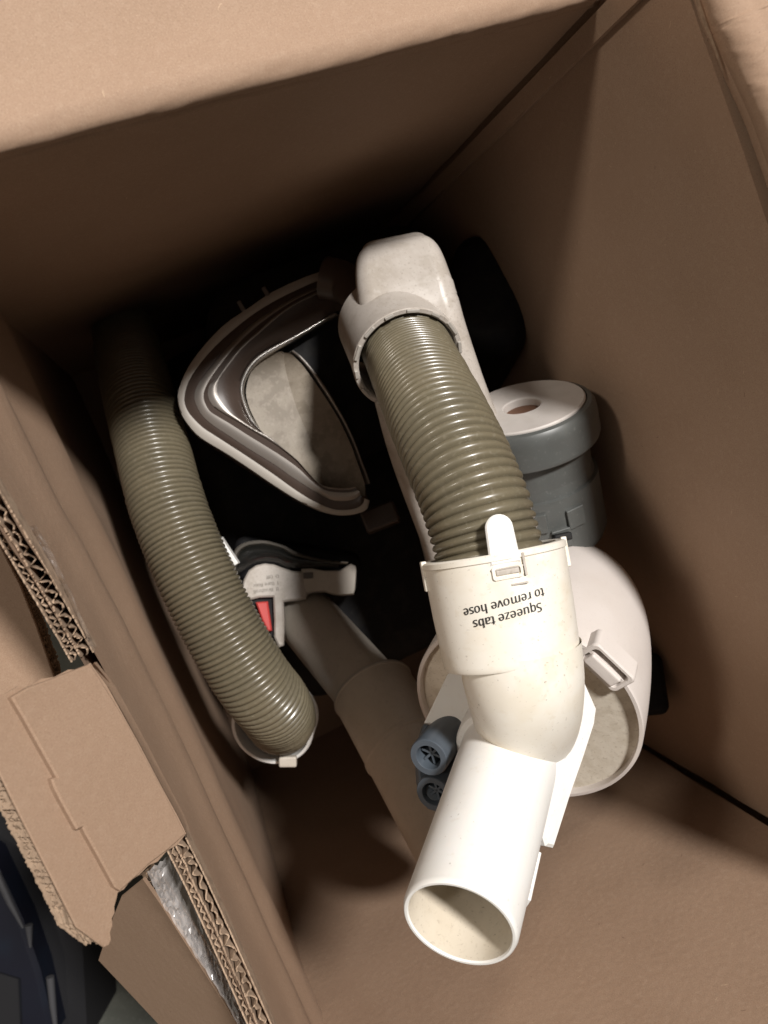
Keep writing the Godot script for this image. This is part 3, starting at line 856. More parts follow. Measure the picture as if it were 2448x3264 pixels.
	var brown2 := [Vector3(0.1484, 0.2134, -0.0569), Vector3(0.1280, 0.2130, -0.0596), Vector3(0.1151, 0.2128, -0.0593), Vector3(0.1046, 0.2126, -0.0580), Vector3(0.0922, 0.2126, -0.0551), Vector3(0.0808, 0.2125, -0.0512), Vector3(0.0670, 0.2125, -0.0463), Vector3(0.0553, 0.2125, -0.0400), Vector3(0.0449, 0.2126, -0.0332), Vector3(0.0396, 0.2126, -0.0312), Vector3(0.0366, 0.2127, -0.0269), Vector3(0.0360, 0.2129, -0.0228), Vector3(0.0370, 0.2131, -0.0179), Vector3(0.0406, 0.2133, -0.0122), Vector3(0.0450, 0.2136, -0.0065), Vector3(0.0528, 0.2142, 0.0043), Vector3(0.0603, 0.2147, 0.0143), Vector3(0.0670, 0.2152, 0.0248), Vector3(0.0717, 0.2156, 0.0337), Vector3(0.0755, 0.2161, 0.0457), Vector3(0.0798, 0.2164, 0.0531), Vector3(0.0860, 0.2167, 0.0572), Vector3(0.0927, 0.2169, 0.0601), Vector3(0.0981, 0.2170, 0.0612)]
	band(silver1, brown2, n, 0.0052, 0.0058, 0.0, 0.006)
	part(t, "middle_band", "brown_plastic", 50.0)
	var silver2 := [Vector3(0.1473, 0.2134, -0.0562), Vector3(0.1288, 0.2130, -0.0583), Vector3(0.1159, 0.2128, -0.0579), Vector3(0.1054, 0.2127, -0.0566), Vector3(0.0930, 0.2126, -0.0536), Vector3(0.0815, 0.2126, -0.0496), Vector3(0.0677, 0.2126, -0.0447), Vector3(0.0560, 0.2126, -0.0383), Vector3(0.0467, 0.2127, -0.0325), Vector3(0.0430, 0.2128, -0.0278), Vector3(0.0417, 0.2129, -0.0235), Vector3(0.0424, 0.2132, -0.0178), Vector3(0.0444, 0.2134, -0.0115), Vector3(0.0483, 0.2137, -0.0051), Vector3(0.0526, 0.2140, 0.0014), Vector3(0.0563, 0.2143, 0.0063), Vector3(0.0603, 0.2145, 0.0110), Vector3(0.0653, 0.2150, 0.0206), Vector3(0.0699, 0.2154, 0.0295), Vector3(0.0738, 0.2158, 0.0403), Vector3(0.0772, 0.2162, 0.0492), Vector3(0.0847, 0.2166, 0.0552), Vector3(0.0913, 0.2168, 0.0583), Vector3(0.0972, 0.2170, 0.0597)]
	band(brown2, silver2, n, 0.0062, 0.0072, 0.0008, 0.006)
	part(t, "silver_band", "silver_plastic", 50.0)
	var dark_in := [Vector3(0.1415, 0.2138, -0.0442), Vector3(0.1288, 0.2135, -0.0448), Vector3(0.1181, 0.2134, -0.0433), Vector3(0.1076, 0.2133, -0.0418), Vector3(0.0970, 0.2132, -0.0403), Vector3(0.0854, 0.2130, -0.0393), Vector3(0.0733, 0.2129, -0.0371), Vector3(0.0655, 0.2129, -0.0333), Vector3(0.0600, 0.2130, -0.0286), Vector3(0.0571, 0.2131, -0.0250), Vector3(0.0553, 0.2133, -0.0209), Vector3(0.0542, 0.2134, -0.0151), Vector3(0.0538, 0.2137, -0.0077), Vector3(0.0549, 0.2140, -0.0007), Vector3(0.0575, 0.2143, 0.0062), Vector3(0.0585, 0.2144, 0.0088), Vector3(0.0595, 0.2145, 0.0112), Vector3(0.0635, 0.2149, 0.0198), Vector3(0.0679, 0.2153, 0.0293), Vector3(0.0717, 0.2158, 0.0404), Vector3(0.0750, 0.2162, 0.0493), Vector3(0.0831, 0.2166, 0.0554), Vector3(0.0897, 0.2168, 0.0585), Vector3(0.0963, 0.2170, 0.0602)]
	band(silver2, dark_in, n, 0.0066, 0.0005, 0.0015, 0.008)
	part(t, "grip", "brown_plastic", 50.0, "dark brown grip around the window")
	var trim_in := [Vector3(0.1320, 0.2137, -0.0422), Vector3(0.1201, 0.2135, -0.0412), Vector3(0.1079, 0.2134, -0.0392), Vector3(0.0972, 0.2133, -0.0375), Vector3(0.0862, 0.2132, -0.0362), Vector3(0.0748, 0.2131, -0.0340), Vector3(0.0671, 0.2131, -0.0306), Vector3(0.0614, 0.2132, -0.0260), Vector3(0.0587, 0.2133, -0.0223), Vector3(0.0569, 0.2134, -0.0182), Vector3(0.0562, 0.2136, -0.0126), Vector3(0.0560, 0.2138, -0.0057), Vector3(0.0569, 0.2141, 0.0011), Vector3(0.0587, 0.2144, 0.0073), Vector3(0.0599, 0.2145, 0.0103), Vector3(0.0613, 0.2146, 0.0130)]
	band([Vector3(0.1288, 0.2135, -0.0448), Vector3(0.1181, 0.2134, -0.0433), Vector3(0.1076, 0.2133, -0.0418), Vector3(0.0970, 0.2132, -0.0403), Vector3(0.0854, 0.2130, -0.0393), Vector3(0.0733, 0.2129, -0.0371), Vector3(0.0655, 0.2129, -0.0333), Vector3(0.0600, 0.2130, -0.0286), Vector3(0.0571, 0.2131, -0.0250), Vector3(0.0553, 0.2133, -0.0209), Vector3(0.0542, 0.2134, -0.0151), Vector3(0.0538, 0.2137, -0.0077), Vector3(0.0549, 0.2140, -0.0007), Vector3(0.0575, 0.2143, 0.0062), Vector3(0.0585, 0.2144, 0.0088), Vector3(0.0595, 0.2145, 0.0112)], trim_in, n, 0.0014, 0.0004, 0.0008, 0.01)
	part(t, "window_trim", "chrome", 50.0)
	# the window: a dusty dished pane, creased down its length
	var pane_l := [Vector3(0.0897, 0.2098, -0.0350), Vector3(0.0815, 0.2096, -0.0357), Vector3(0.0720, 0.2096, -0.0332), Vector3(0.0651, 0.2096, -0.0283), Vector3(0.0605, 0.2098, -0.0225), Vector3(0.0582, 0.2099, -0.0172), Vector3(0.0572, 0.2102, -0.0100), Vector3(0.0574, 0.2105, -0.0023), Vector3(0.0583, 0.2108, 0.0053), Vector3(0.0599, 0.2110, 0.0113), Vector3(0.0647, 0.2114, 0.0182), Vector3(0.0690, 0.2117, 0.0263), Vector3(0.0727, 0.2122, 0.0377), Vector3(0.0751, 0.2127, 0.0487), Vector3(0.0787, 0.2131, 0.0571)]
	var pane_m := [Vector3(0.0914, 0.2058, -0.0338), Vector3(0.0898, 0.2059, -0.0302), Vector3(0.0887, 0.2061, -0.0265), Vector3(0.0877, 0.2062, -0.0219), Vector3(0.0869, 0.2064, -0.0167), Vector3(0.0862, 0.2066, -0.0106), Vector3(0.0854, 0.2069, -0.0039), Vector3(0.0850, 0.2071, 0.0030), Vector3(0.0849, 0.2074, 0.0101), Vector3(0.0850, 0.2077, 0.0172), Vector3(0.0851, 0.2079, 0.0244), Vector3(0.0852, 0.2081, 0.0301), Vector3(0.0850, 0.2084, 0.0358), Vector3(0.0831, 0.2086, 0.0436), Vector3(0.0830, 0.2092, 0.0591)]
	var pane_r := [Vector3(0.0939, 0.2109, -0.0322), Vector3(0.0961, 0.2112, -0.0274), Vector3(0.0982, 0.2114, -0.0222), Vector3(0.0998, 0.2116, -0.0160), Vector3(0.1015, 0.2120, -0.0083), Vector3(0.1032, 0.2123, -0.0006), Vector3(0.1047, 0.2126, 0.0077), Vector3(0.1060, 0.2129, 0.0160), Vector3(0.1068, 0.2133, 0.0249), Vector3(0.1071, 0.2136, 0.0328), Vector3(0.1070, 0.2139, 0.0399), Vector3(0.1065, 0.2141, 0.0469), Vector3(0.1061, 0.2144, 0.0539), Vector3(0.1055, 0.2147, 0.0623), Vector3(0.1027, 0.2149, 0.0690)]
	loft([spline(pane_l, 40), spline(pane_m, 40)], false)
	part(t, "window_pane", "dusty_pane", 50.0, "dusty beige window")
	loft([spline(pane_m, 40), spline(pane_r, 40)], false)
	part(t, "window_side", "dusty_pane", 50.0)
	band([Vector3(0.0945, 0.2094, -0.0329), Vector3(0.0971, 0.2096, -0.0284), Vector3(0.0994, 0.2099, -0.0227), Vector3(0.1014, 0.2102, -0.0164), Vector3(0.1030, 0.2105, -0.0087), Vector3(0.1047, 0.2108, -0.0007), Vector3(0.1061, 0.2111, 0.0075), Vector3(0.1075, 0.2115, 0.0159), Vector3(0.1084, 0.2118, 0.0246), Vector3(0.1088, 0.2121, 0.0327), Vector3(0.1087, 0.2124, 0.0399), Vector3(0.1083, 0.2126, 0.0469), Vector3(0.1081, 0.2129, 0.0543), Vector3(0.1075, 0.2132, 0.0627)], [Vector3(0.0965, 0.2095, -0.0327), Vector3(0.0993, 0.2097, -0.0282), Vector3(0.1016, 0.2099, -0.0224), Vector3(0.1037, 0.2102, -0.0158), Vector3(0.1055, 0.2105, -0.0080), Vector3(0.1070, 0.2109, -0.0001), Vector3(0.1082, 0.2112, 0.0080), Vector3(0.1093, 0.2115, 0.0164), Vector3(0.1100, 0.2118, 0.0250), Vector3(0.1102, 0.2122, 0.0331), Vector3(0.1101, 0.2124, 0.0402), Vector3(0.1097, 0.2127, 0.0472), Vector3(0.1095, 0.2130, 0.0546), Vector3(0.1089, 0.2133, 0.0628)], n, 0.001, 0.0022, 0.001, 0.02)
	part(t, "window_edge", "silver_plastic", 50.0)
	# two small tabs on the far rim
	for p in [Vector3(0.0947, 0.2100, -0.0715), Vector3(0.0772, 0.2098, -0.0689)]:
		block(p, Vector3(0.1114, 0.1753, 0.9782), Vector3(0.9735, 0.1785, -0.1429), Vector3(0.0035, 0.0014, 0.002), 0.0006)
		part(t, "tab", "dark_taupe")
	# foot of the dust cup
	block(Vector3(0.1112, 0.1929, 0.0892), Vector3(0.9788, 0.2042, 0.0156), Vector3(-0.0854, 0.3378, 0.9373), Vector3(0.012, 0.0075, 0.006), 0.002)
	part(t, "foot", "brown_plastic")


func make_cleaner() -> void:
	var t := thing("vacuum_hose_unit", "white vacuum duct with ribbed hose, lettered sleeve, elbow and open pipe", "vacuum cleaner", Vector3(0.12, 0.12, 0.08))
	# duct: rounded body lying under the hose
	var mids := [Vector3(0.1605, 0.2689, -0.0521), Vector3(0.1579, 0.2736, -0.0449), Vector3(0.1537, 0.2789, -0.0316), Vector3(0.1530, 0.2794, -0.0280), Vector3(0.1526, 0.2796, -0.0259), Vector3(0.1512, 0.2789, -0.0156), Vector3(0.1503, 0.2720, 0.0078), Vector3(0.1524, 0.2593, 0.0366), Vector3(0.1553, 0.2456, 0.0708), Vector3(0.1560, 0.2358, 0.1063), Vector3(0.1533, 0.2274, 0.1419), Vector3(0.1517, 0.2195, 0.1729)]
	var half := [0.0190, 0.0238, 0.0260, 0.0264, 0.0270, 0.0280, 0.0305, 0.0330, 0.0342, 0.034, 0.0335, 0.033]
	var path := spline(mids, 66)
	var hw := spline(half, 66)
	var loops := []
	var fr := frames(path, Vector3(0.8516, 0.2475, 0.4621))
	for i in path.size():
		var d: Vector3 = fr[i][0]
		var u: Vector3 = (Vector3(0.9601, 0.2240, 0.1674) - d * Vector3(0.9601, 0.2240, 0.1674).dot(d)).normalized()
		var w := d.cross(u).normalized()
		loops.append(round_rect(path[i], u, w, hw[i], hw[i] * 1.06, hw[i] * 0.36, 8))
	var cap := []
	for k in 6:
		var a := PI / 2 * k / 6.0
		var d: Vector3 = fr[0][0]
		var u: Vector3 = (Vector3(0.9601, 0.2240, 0.1674) - d * Vector3(0.9601, 0.2240, 0.1674).dot(d)).normalized()
		var w := d.cross(u).normalized()
		cap.append(round_rect(path[0] - d * 0.006 * cos(a), u, w, hw[0] * (0.7 + 0.3 * sin(a)), hw[0] * 1.06 * (0.7 + 0.3 * sin(a)), hw[0] * 0.36 * (0.7 + 0.3 * sin(a)), 8))
	loft(cap + loops, true, true, true)
	var duct := part(t, "duct", "grimy_plastic", 40.0, "grimy white duct")
	# seam band round the duct
	var d0 := (Vector3(0.1512, 0.2789, -0.0156) - Vector3(0.1537, 0.2789, -0.0316)).normalized()
	var u0 := (Vector3(0.9601, 0.2240, 0.1674) - d0 * Vector3(0.9601, 0.2240, 0.1674).dot(d0)).normalized()
	var w0 := d0.cross(u0)
	var seam := []
	for e in [[0.0, 0.025], [0.0, 0.0268], [0.0035, 0.0272], [0.0035, 0.025]]:
		seam.append(round_rect(Vector3(0.1533, 0.2791, -0.0304) + d0 * e[0], u0, w0, e[1], e[1] * 1.06, e[1] * 0.36, 8))
	loft(seam)
	part(duct, "seam_band", "grimy_plastic", 30.0)
	# socket for the hose
	var sa := Vector3(-0.1808, 0.8201, 0.5428)
	var so := Vector3(0.1345, 0.3072, -0.0003)
	lathe(so - sa * 0.045, sa, [Vector2(0.0288, 0.0), Vector2(0.0291, 0.03), Vector2(0.0298, 0.041), Vector2(0.0300, 0.0446), Vector2(0.0296, 0.0452), Vector2(0.0276, 0.0452), Vector2(0.0268, 0.0445), Vector2(0.0268, 0.02)], 64)
	var socket := part(t, "socket", "grimy_plastic", 35.0, "round white socket with a worn rim")
	for k in 14:
		var a := TAU * k / 14.0 + 0.2
		var u := side_of(sa)
		var rad := u * cos(a) + sa.cross(u) * sin(a)
		block(so + sa * 0.0005 + rad * 0.0286, rad, sa, Vector3(0.0009, 0.0007, 0.0024 + 0.001 * (k % 3)), 0.0004)
		part(socket, "lug", "cream_edge")
	# lug beside the socket
	block(Vector3(0.1232, 0.2773, -0.0279), Vector3(0.9702, 0.1737, -0.1691), Vector3(0.0932, 0.3769, 0.9216), Vector3(0.005, 0.0075, 0.008), 0.003)
	part(t, "lug", "grimy_plastic")
	# handle neck that runs from the duct to the dust cup
	sweep(spline([Vector3(0.1289, 0.2241, -0.0658), Vector3(0.1382, 0.2304, -0.0576), Vector3(0.1424, 0.2435, -0.0453), Vector3(0.1466, 0.2531, -0.0356)], 16), spline([0.013, 0.0125, 0.011, 0.010], 16), 20, true, true)
	part(t, "neck", "brown_plastic")
	# hose
	hose([Vector3(0.1400, 0.2916, -0.0117), Vector3(0.1335, 0.3164, 0.0034), Vector3(0.1257, 0.3449, 0.0180), Vector3(0.1191, 0.3699, 0.0345), Vector3(0.1150, 0.3863, 0.0523), Vector3(0.1122, 0.3956, 0.0697), Vector3(0.1090, 0.4002, 0.0868), Vector3(0.1071, 0.4014, 0.0935)], 0.0238, 0.0019, 0.0028, 0.0041, 56, 9)
	part(t, "hose", "hose_vinyl", 50.0, "taupe ribbed hose")
	# sleeve with its squeeze tab
	var s0 := Vector3(0.1099, 0.4009, 0.0900)
	var s1 := Vector3(0.0987, 0.4067, 0.1354)
	var sd := (s1 - s0).normalized()
	var sl := s0.distance_to(s1)
	var out := (Vector3(-0.1996, 0.9682, -0.1508) - sd * Vector3(-0.1996, 0.9682, -0.1508).dot(sd)).normalized()
	lathe(s0, sd, [Vector2(0.0272, 0.03), Vector2(0.0272, 0.0), Vector2(0.0278, -0.0006), Vector2(0.0310, -0.0006), Vector2(0.0317, 0.0), Vector2(0.0317, 0.0022), Vector2(0.0309, 0.0027), Vector2(0.0306, sl * 0.5), Vector2(0.0297, sl - 0.003), Vector2(0.0294, sl - 0.0008), Vector2(0.0288, sl), Vector2(0.024, sl)], 72)
	var sleeve := part(t, "sleeve", "aged_plastic", 32.0, "white sleeve with black lettering")
	var sside := out.cross(sd).normalized()
	var tab := []
	for i in 13:
		var a := PI * i / 12.0
		tab.append(Vector2(0.0056 * cos(a), -0.0105 - 0.0056 * sin(a)))
	tab.append(Vector2(-0.0062, 0.004))
	tab.append(Vector2(0.0062, 0.004))
	var tab3 := []
	for q in tab:
		tab3.append(s0 + out * 0.0312 + sd * q.y + sside * (q.x + 0.0008))
	plate(tab3, out, 0.0022, 0.0007)
	part(sleeve, "squeeze_tab", "white_plastic", 30.0)
	for e in [[-1.0, 0.030], [1.0, 0.030]]:
		var rad: Vector3 = (sside * e[0] * 0.995 + out * 0.1).normalized()
		block(s0 + rad * 0.0309 + sd * 0.005, rad, sd, Vector3(0.0012, 0.0065, 0.0022), 0.0005)
		part(sleeve, "guide_rib", "aged_plastic")
	# the slot under the tab: a raised frame round a recessed bar
	var slot := s0 + out * 0.0306 + sd * 0.0072 + sside * 0.001
	var frame_loops := []
	for e in [[0.0062, 0.0028, 0.0], [0.0062, 0.0028, 0.0008], [0.0052, 0.0018, 0.0008], [0.0052, 0.0018, -0.0005]]:
		frame_loops.append(round_rect(slot + out * e[2], sside, sd, e[0], e[1], 0.0012, 4))
	loft(frame_loops)
	part(sleeve, "slot_frame", "aged_plastic", 30.0)
	block(slot + out * 0.0002, sside, sd, Vector3(0.0047, 0.0011, 0.0005), 0.0004)
	part(sleeve, "slot_bar", "grimy_plastic")
	for e in [[-0.0072, 0.0, 0.0005, 0.0046], [-0.0040, 0.0075, 0.0034, 0.0004], [0.0, 0.0005, 0.0066, 0.0004]]:
		block(slot + sside * -e[0] + sd * (e[1] - 0.002) + out * 0.0, sside, sd, Vector3(e[2], e[3], 0.0006), 0.0002)
		part(sleeve, "moulded_line", "grimy_plastic")
	# lettering, reading towards the pipe
	var word_axis := sd
	var text_out := (out * 0.985 + sside * -0.13).normalized()
	for line in [["Squeeze tabs", 0.1329], ["to remove hose", 0.1309]]:
		var px := Vector3(0.0961, 0.4334, 0.1082)
		if line[0] == "to remove hose":
			px = Vector3(0.0968, 0.4328, 0.1029)
		var along := (px - s0).dot(sd)
		var on := s0 + sd * along
		var ro := ((px - on) - sd * (px - on).dot(sd)).normalized()
		var rr := lerpf(0.0307, 0.0300, clampf((along / sl - 0.5) * 2.0, 0.0, 1.0)) + 0.0001
		letters(sleeve, "lettering", line[0], 0.0036, on + ro * rr, -(sd.cross(ro).normalized()) * -1.0 if sd.cross(ro).dot(Vector3(-0.8956, -0.2427, -0.3728)) > 0.0 else ro.cross(sd).normalized(), sd, ro, rr, "ink", HORIZONTAL_ALIGNMENT_CENTER, 0.09)
	# neck and elbow
	var neck := spline([Vector3(0.1027, 0.4103, 0.1301), Vector3(0.0996, 0.4097, 0.1436), Vector3(0.0993, 0.3993, 0.1599), Vector3(0.1004, 0.3838, 0.1751), Vector3(0.0991, 0.3739, 0.1860)], 20)
	sweep(neck, spline([0.0266, 0.0260, 0.0250, 0.0240, 0.0215], 20), 48, false, true)
	part(t, "elbow", "aged_plastic", 40.0, "white elbow below the sleeve")
	# pipe
	var p0 := Vector3(0.0985, 0.3729, 0.1809)
	var p1 := Vector3(0.0275, 0.4577, 0.1987)
	var pd := (p1 - p0).normalized()
	var pl := p0.distance_to(p1)
	lathe(p0, pd, [Vector2(0.0, -0.008), Vector2(0.012, -0.0065), Vector2(0.0205, -0.002), Vector2(0.0250, 0.004), Vector2(0.0258, 0.010), Vector2(0.0258, 0.0175), Vector2(0.0252, 0.0188), Vector2(0.0226, 0.0190), Vector2(0.0224, pl * 0.6), Vector2(0.0222, pl - 0.0022), Vector2(0.0217, pl - 0.0006), Vector2(0.0212, pl), Vector2(0.0203, pl), Vector2(0.0199, pl - 0.0008)], 80)
	var pipe := part(t, "pipe", "white_plastic", 32.0, "open white pipe pointing at the viewer")
	lathe(p0, pd, [Vector2(0.0199, pl - 0.0008), Vector2(0.0197, pl - 0.004), Vector2(0.0192, pl - 0.03), Vector2(0.0188, 0.01), Vector2(0.0, 0.004)], 80)
	part(pipe, "bore", "stained_plastic", 40.0, "stained beige inside of the pipe")
	# flat fin down the right of the elbow and pipe
	plate([Vector3(0.1162, 0.3942, 0.1473), Vector3(0.1281, 0.3875, 0.1575), Vector3(0.1349, 0.3839, 0.1691), Vector3(0.1359, 0.3837, 0.1857), Vector3(0.1307, 0.3870, 0.1909), Vector3(0.1166, 0.3956, 0.1989), Vector3(0.1025, 0.4041, 0.2063), Vector3(0.0829, 0.4161, 0.2176), Vector3(0.0795, 0.4180, 0.2138), Vector3(0.0807, 0.4169, 0.2038), Vector3(0.0862, 0.4133, 0.1899), Vector3(0.0932, 0.4086, 0.1723), Vector3(0.1003, 0.4039, 0.1544)], Vector3(0.5094, 0.8601, -0.0253), 0.004, 0.0013)
	part(t, "fin", "white_plastic", 30.0)
	plate([Vector3(0.1129, 0.3902, 0.1793), Vector3(0.1252, 0.3832, 0.1879), Vector3(0.1215, 0.3855, 0.1928), Vector3(0.1051, 0.3955, 0.2026), Vector3(0.0914, 0.4038, 0.2101), Vector3(0.0839, 0.4084, 0.2135), Vector3(0.0836, 0.4084, 0.2071), Vector3(0.0968, 0.4001, 0.1916)], Vector3(0.5094, 0.8601, -0.0253), 0.003, 0.0005)
	part(t, "fin_rib", "white_plastic", 30.0)
	var prt := (Vector3(0.7070, 0.2488, 0.6620) - pd * Vector3(0.7070, 0.2488, 0.6620).dot(pd)).normalized()
	block(p0 + pd * (pl * 0.70) + prt * 0.0224, prt, pd, Vector3(0.0008, 0.012, 0.004), 0.0004)
	part(pipe, "ridge", "white_plastic")
	# gusset plate and the two small ports
	plate([Vector3(0.0599, 0.3593, 0.1631), Vector3(0.0813, 0.3513, 0.1493), Vector3(0.0898, 0.3509, 0.1494), Vector3(0.0936, 0.3605, 0.1693), Vector3(0.0841, 0.3643, 0.1760), Vector3(0.0767, 0.3631, 0.1727)], Vector3(0.0486, 0.8961, -0.4411), 0.003, 0.0004)
	part(t, "gusset", "white_plastic", 30.0)
	plate([Vector3(0.0609, 0.3511, 0.1670), Vector3(0.0779, 0.3551, 0.1771), Vector3(0.0869, 0.3595, 0.1869), Vector3(0.0661, 0.3666, 0.1992), Vector3(0.0530, 0.3706, 0.2058), Vector3(0.0455, 0.3677, 0.1992), Vector3(0.0458, 0.3621, 0.1877), Vector3(0.0517, 0.3557, 0.1753)], Vector3(0.0486, 0.8961, -0.4411), 0.010, 0.001)
	part(t, "port_plate", "slate_plastic", 30.0)
	var q0 := Vector3(0.0721, 0.3540, 0.1740)
	var q1 := Vector3(0.0525, 0.3765, 0.1721)
	port(t, q0, q1, 0.0094)
	port(t, Vector3(0.0657, 0.3518, 0.1946), Vector3(0.0488, 0.3707, 0.1923), 0.0090)


func port(t: Node3D, a: Vector3, b: Vector3, r: float) -> void:
	var d := (b - a).normalized()
	var l := a.distance_to(b)
	lathe(a, d, [Vector2(r * 0.96, 0.0), Vector2(r, l - 0.0008), Vector2(r * 0.95, l), Vector2(r * 0.66, l), Vector2(r * 0.62, l - 0.0006), Vector2(r * 0.58, l - 0.012), Vector2(0.0, l - 0.012)], 40)
	var p := part(t, "port", "slate_plastic", 35.0, "small dark grey port")
	for k in 3:
		var u := side_of(d).rotated(d, PI * k / 3.0)
		block(a + d * (l - 0.007), u, d, Vector3(r * 0.56, 0.003, 0.0006), 0.0002)
		part(p, "cross_web", "slate_plastic")


func make_hood() -> void:
	var t := thing("round_hood", "round white plastic hood with an open dusty underside beside the right wall", "hood", Vector3(0.15, 0.2, 0.17))
	var m := Vector3(-0.6904, 0.6951, 0.2005)
	var o := Vector3(0.1149, 0.3394, 0.1903)
	var r := 0.060
	var deep := 0.12
	var prof := []
	for k in 31:
		var a := PI / 2 * k / 30.0
		prof.append(Vector2(r * pow(sin(a), 0.52), -deep * cos(a)))
	prof.append(Vector2(r, 0.0015))
	prof.append(Vector2(r * 0.994, 0.0026))
	prof.append(Vector2(r * 0.965, 0.0026))
	prof.append(Vector2(r * 0.957, 0.0016))
	prof.append(Vector2(r * 0.945, -0.014))
	lathe(o, m, prof, 96)
	part(t, "shell", "hood_plastic", 35.0, "smooth white dome")
	lathe(o, m, [Vector2(r * 0.956, -0.0012), Vector2(r * 0.7, -0.0016), Vector2(r * 0.3, -0.003), Vector2(0.0, -0.003)], 72)
	part(t, "inner_plate", "caked_dust", 40.0, "stained inner plate")
	# latch on the rim: a raised frame bent round the rim, with a pad inside it
	var at := Vector3(0.1500, 0.3804, 0.1690)
	var u := (at - o).normalized()
	var w := m.cross(u).normalized()
	var lo := o + u * (r * 0.955)
	var loops := []
	for e in [[0.0125, 0.0075, -0.008], [0.0125, 0.0075, 0.0030], [0.0118, 0.0068, 0.0038], [0.0104, 0.0056, 0.0038], [0.0100, 0.0052, 0.0030], [0.0098, 0.0050, -0.006]]:
		loops.append(round_rect(lo + m * e[2], w, u, e[0] * 1.1, e[1], 0.0026, 5))
	loft(loops)
	part(t, "latch_frame", "hood_plastic", 35.0)
	block(lo - u * 0.0018 + m * 0.001, w, u, Vector3(0.0096, 0.0036, 0.004), 0.0012)
	part(t, "latch_pad", "hood_plastic")
	# small hinge at the far side
	block(Vector3(0.1787, 0.3121, 0.1218), Vector3(0.9562, 0.2261, 0.1860), Vector3(-0.2142, 0.1070, 0.9709), Vector3(0.005, 0.0022, 0.004), 0.001)
	part(t, "hinge", "black_plastic")


func make_motor() -> void:
	var t := thing("motor_filter_housing", "grey cylindrical filter housing with white disc cap standing at the right wall", "filter housing", Vector3(0.19, 0.15, 0.09))
	var a := Vector3(0.0188, 0.3241, -0.9458)
	var o := Vector3(0.1903, 0.2958, 0.0481)
	var r := 0.0375
	lathe(o, a, [Vector2(r * 0.965, 0.0), Vector2(r * 1.03, -0.0008), Vector2(r * 1.075, -0.0035), Vector2(r * 1.09, -0.008), Vector2(r * 1.09, -0.0195), Vector2(r * 1.07, -0.0215), Vector2(r * 0.9, -0.022)], 80)
	part(t, "cap_ring", "grey_plastic", 32.0, "smooth grey ring")
	lathe(o, a, [Vector2(0.0104, -0.012), Vector2(0.0106, 0.0005), Vector2(0.0113, 0.0012), Vector2(r * 0.925, 0.0012), Vector2(r * 0.945, 0.0004), Vector2(r * 0.95, -0.003)], 80)
	var disc := part(t, "disc", "disc_plastic", 30.0, "white disc with a round hole")
	lathe(o, a, [Vector2(0.0, -0.0035), Vector2(0.0106, -0.0035)], 32)
	part(disc, "hole_bottom", "rusty_brown")
	lathe(o, a, [Vector2(r * 0.88, -0.0215), Vector2(r * 0.88, -0.043), Vector2(r * 0.80, -0.044)], 64)
	part(t, "neck_ring", "grey_plastic", 30.0)
	lathe(o, a, [Vector2(r * 0.82, -0.0225), Vector2(r * 0.90, -0.044), Vector2(r * 0.955, -0.0445), Vector2(r * 0.96, -0.080), Vector2(r * 0.9, -0.085), Vector2(0.0, -0.085)], 64)
	var body := part(t, "body", "grey_plastic", 30.0)
	var toward := (Vector3(-0.1996, 0.9682, -0.1508) - a * Vector3(-0.1996, 0.9682, -0.1508).dot(a)).normalized()
	var across := a.cross(toward).normalized()
	for e in [[0.012, -0.058], [-0.014, -0.056], [0.0, -0.068]]:
		var dirv: Vector3 = (toward + across * e[0] * 40.0 * 0.6).normalized()
		block(o + a * e[1] + dirv * (r * 0.965), dirv.cross(a), a, Vector3(0.0055, 0.006, 0.0015), 0.0006)
		part(body, "bracket", "grey_plastic")


func make_spare_hose() -> void:
	var t := thing("spare_hose", "long taupe ribbed hose lying along the left wall of the box", "hose", Vector3(-0.015, 0.1, 0.08))
	var pts := [Vector3(0.0071, 0.0752, -0.0979), Vector3(0.0022, 0.1305, -0.0679), Vector3(-0.0025, 0.1694, -0.0374), Vector3(-0.0074, 0.1939, -0.0062), Vector3(-0.0123, 0.2148, 0.0283), Vector3(-0.0135, 0.2286, 0.0655), Vector3(-0.0119, 0.2373, 0.1057), Vector3(-0.0078, 0.2382, 0.1398), Vector3(-0.0034, 0.2291, 0.1612), Vector3(-0.0021, 0.2072, 0.1782), Vector3(-0.0026, 0.1704, 0.1944)]
	hose(pts, 0.0232, 0.0016, 0.0032, 0.0029, 44, 8)
	part(t, "hose", "hose_vinyl", 50.0)
	var o := Vector3(-0.0097, 0.1927, 0.1882)
	var a := Vector3(-0.3980, 0.9126, 0.0940)
	lathe(o, a, [Vector2(0.0275, -0.020), Vector2(0.0275, 0.0), Vector2(0.0268, 0.0008), Vector2(0.0252, 0.0008), Vector2(0.0248, 0.0), Vector2(0.0248, -0.018)], 56)
	part(t, "collar", "white_plastic", 35.0, "white collar at the hose end")
	block(Vector3(-0.0091, 0.1966, 0.2122), Vector3(0.8956, 0.2427, 0.3728), Vector3(-0.3975, 0.0606, 0.9156), Vector3(0.0058, 0.0035, 0.003), 0.0012)
	part(t, "collar_tab", "taupe_plastic")
	block(Vector3(0.0105, 0.2049, 0.0674), Vector3(0.1633, 0.1846, 0.9691), Vector3(0.9662, 0.1688, -0.1950), Vector3(0.010, 0.0014, 0.004), 0.0006)
	part(t, "clip", "white_plastic")


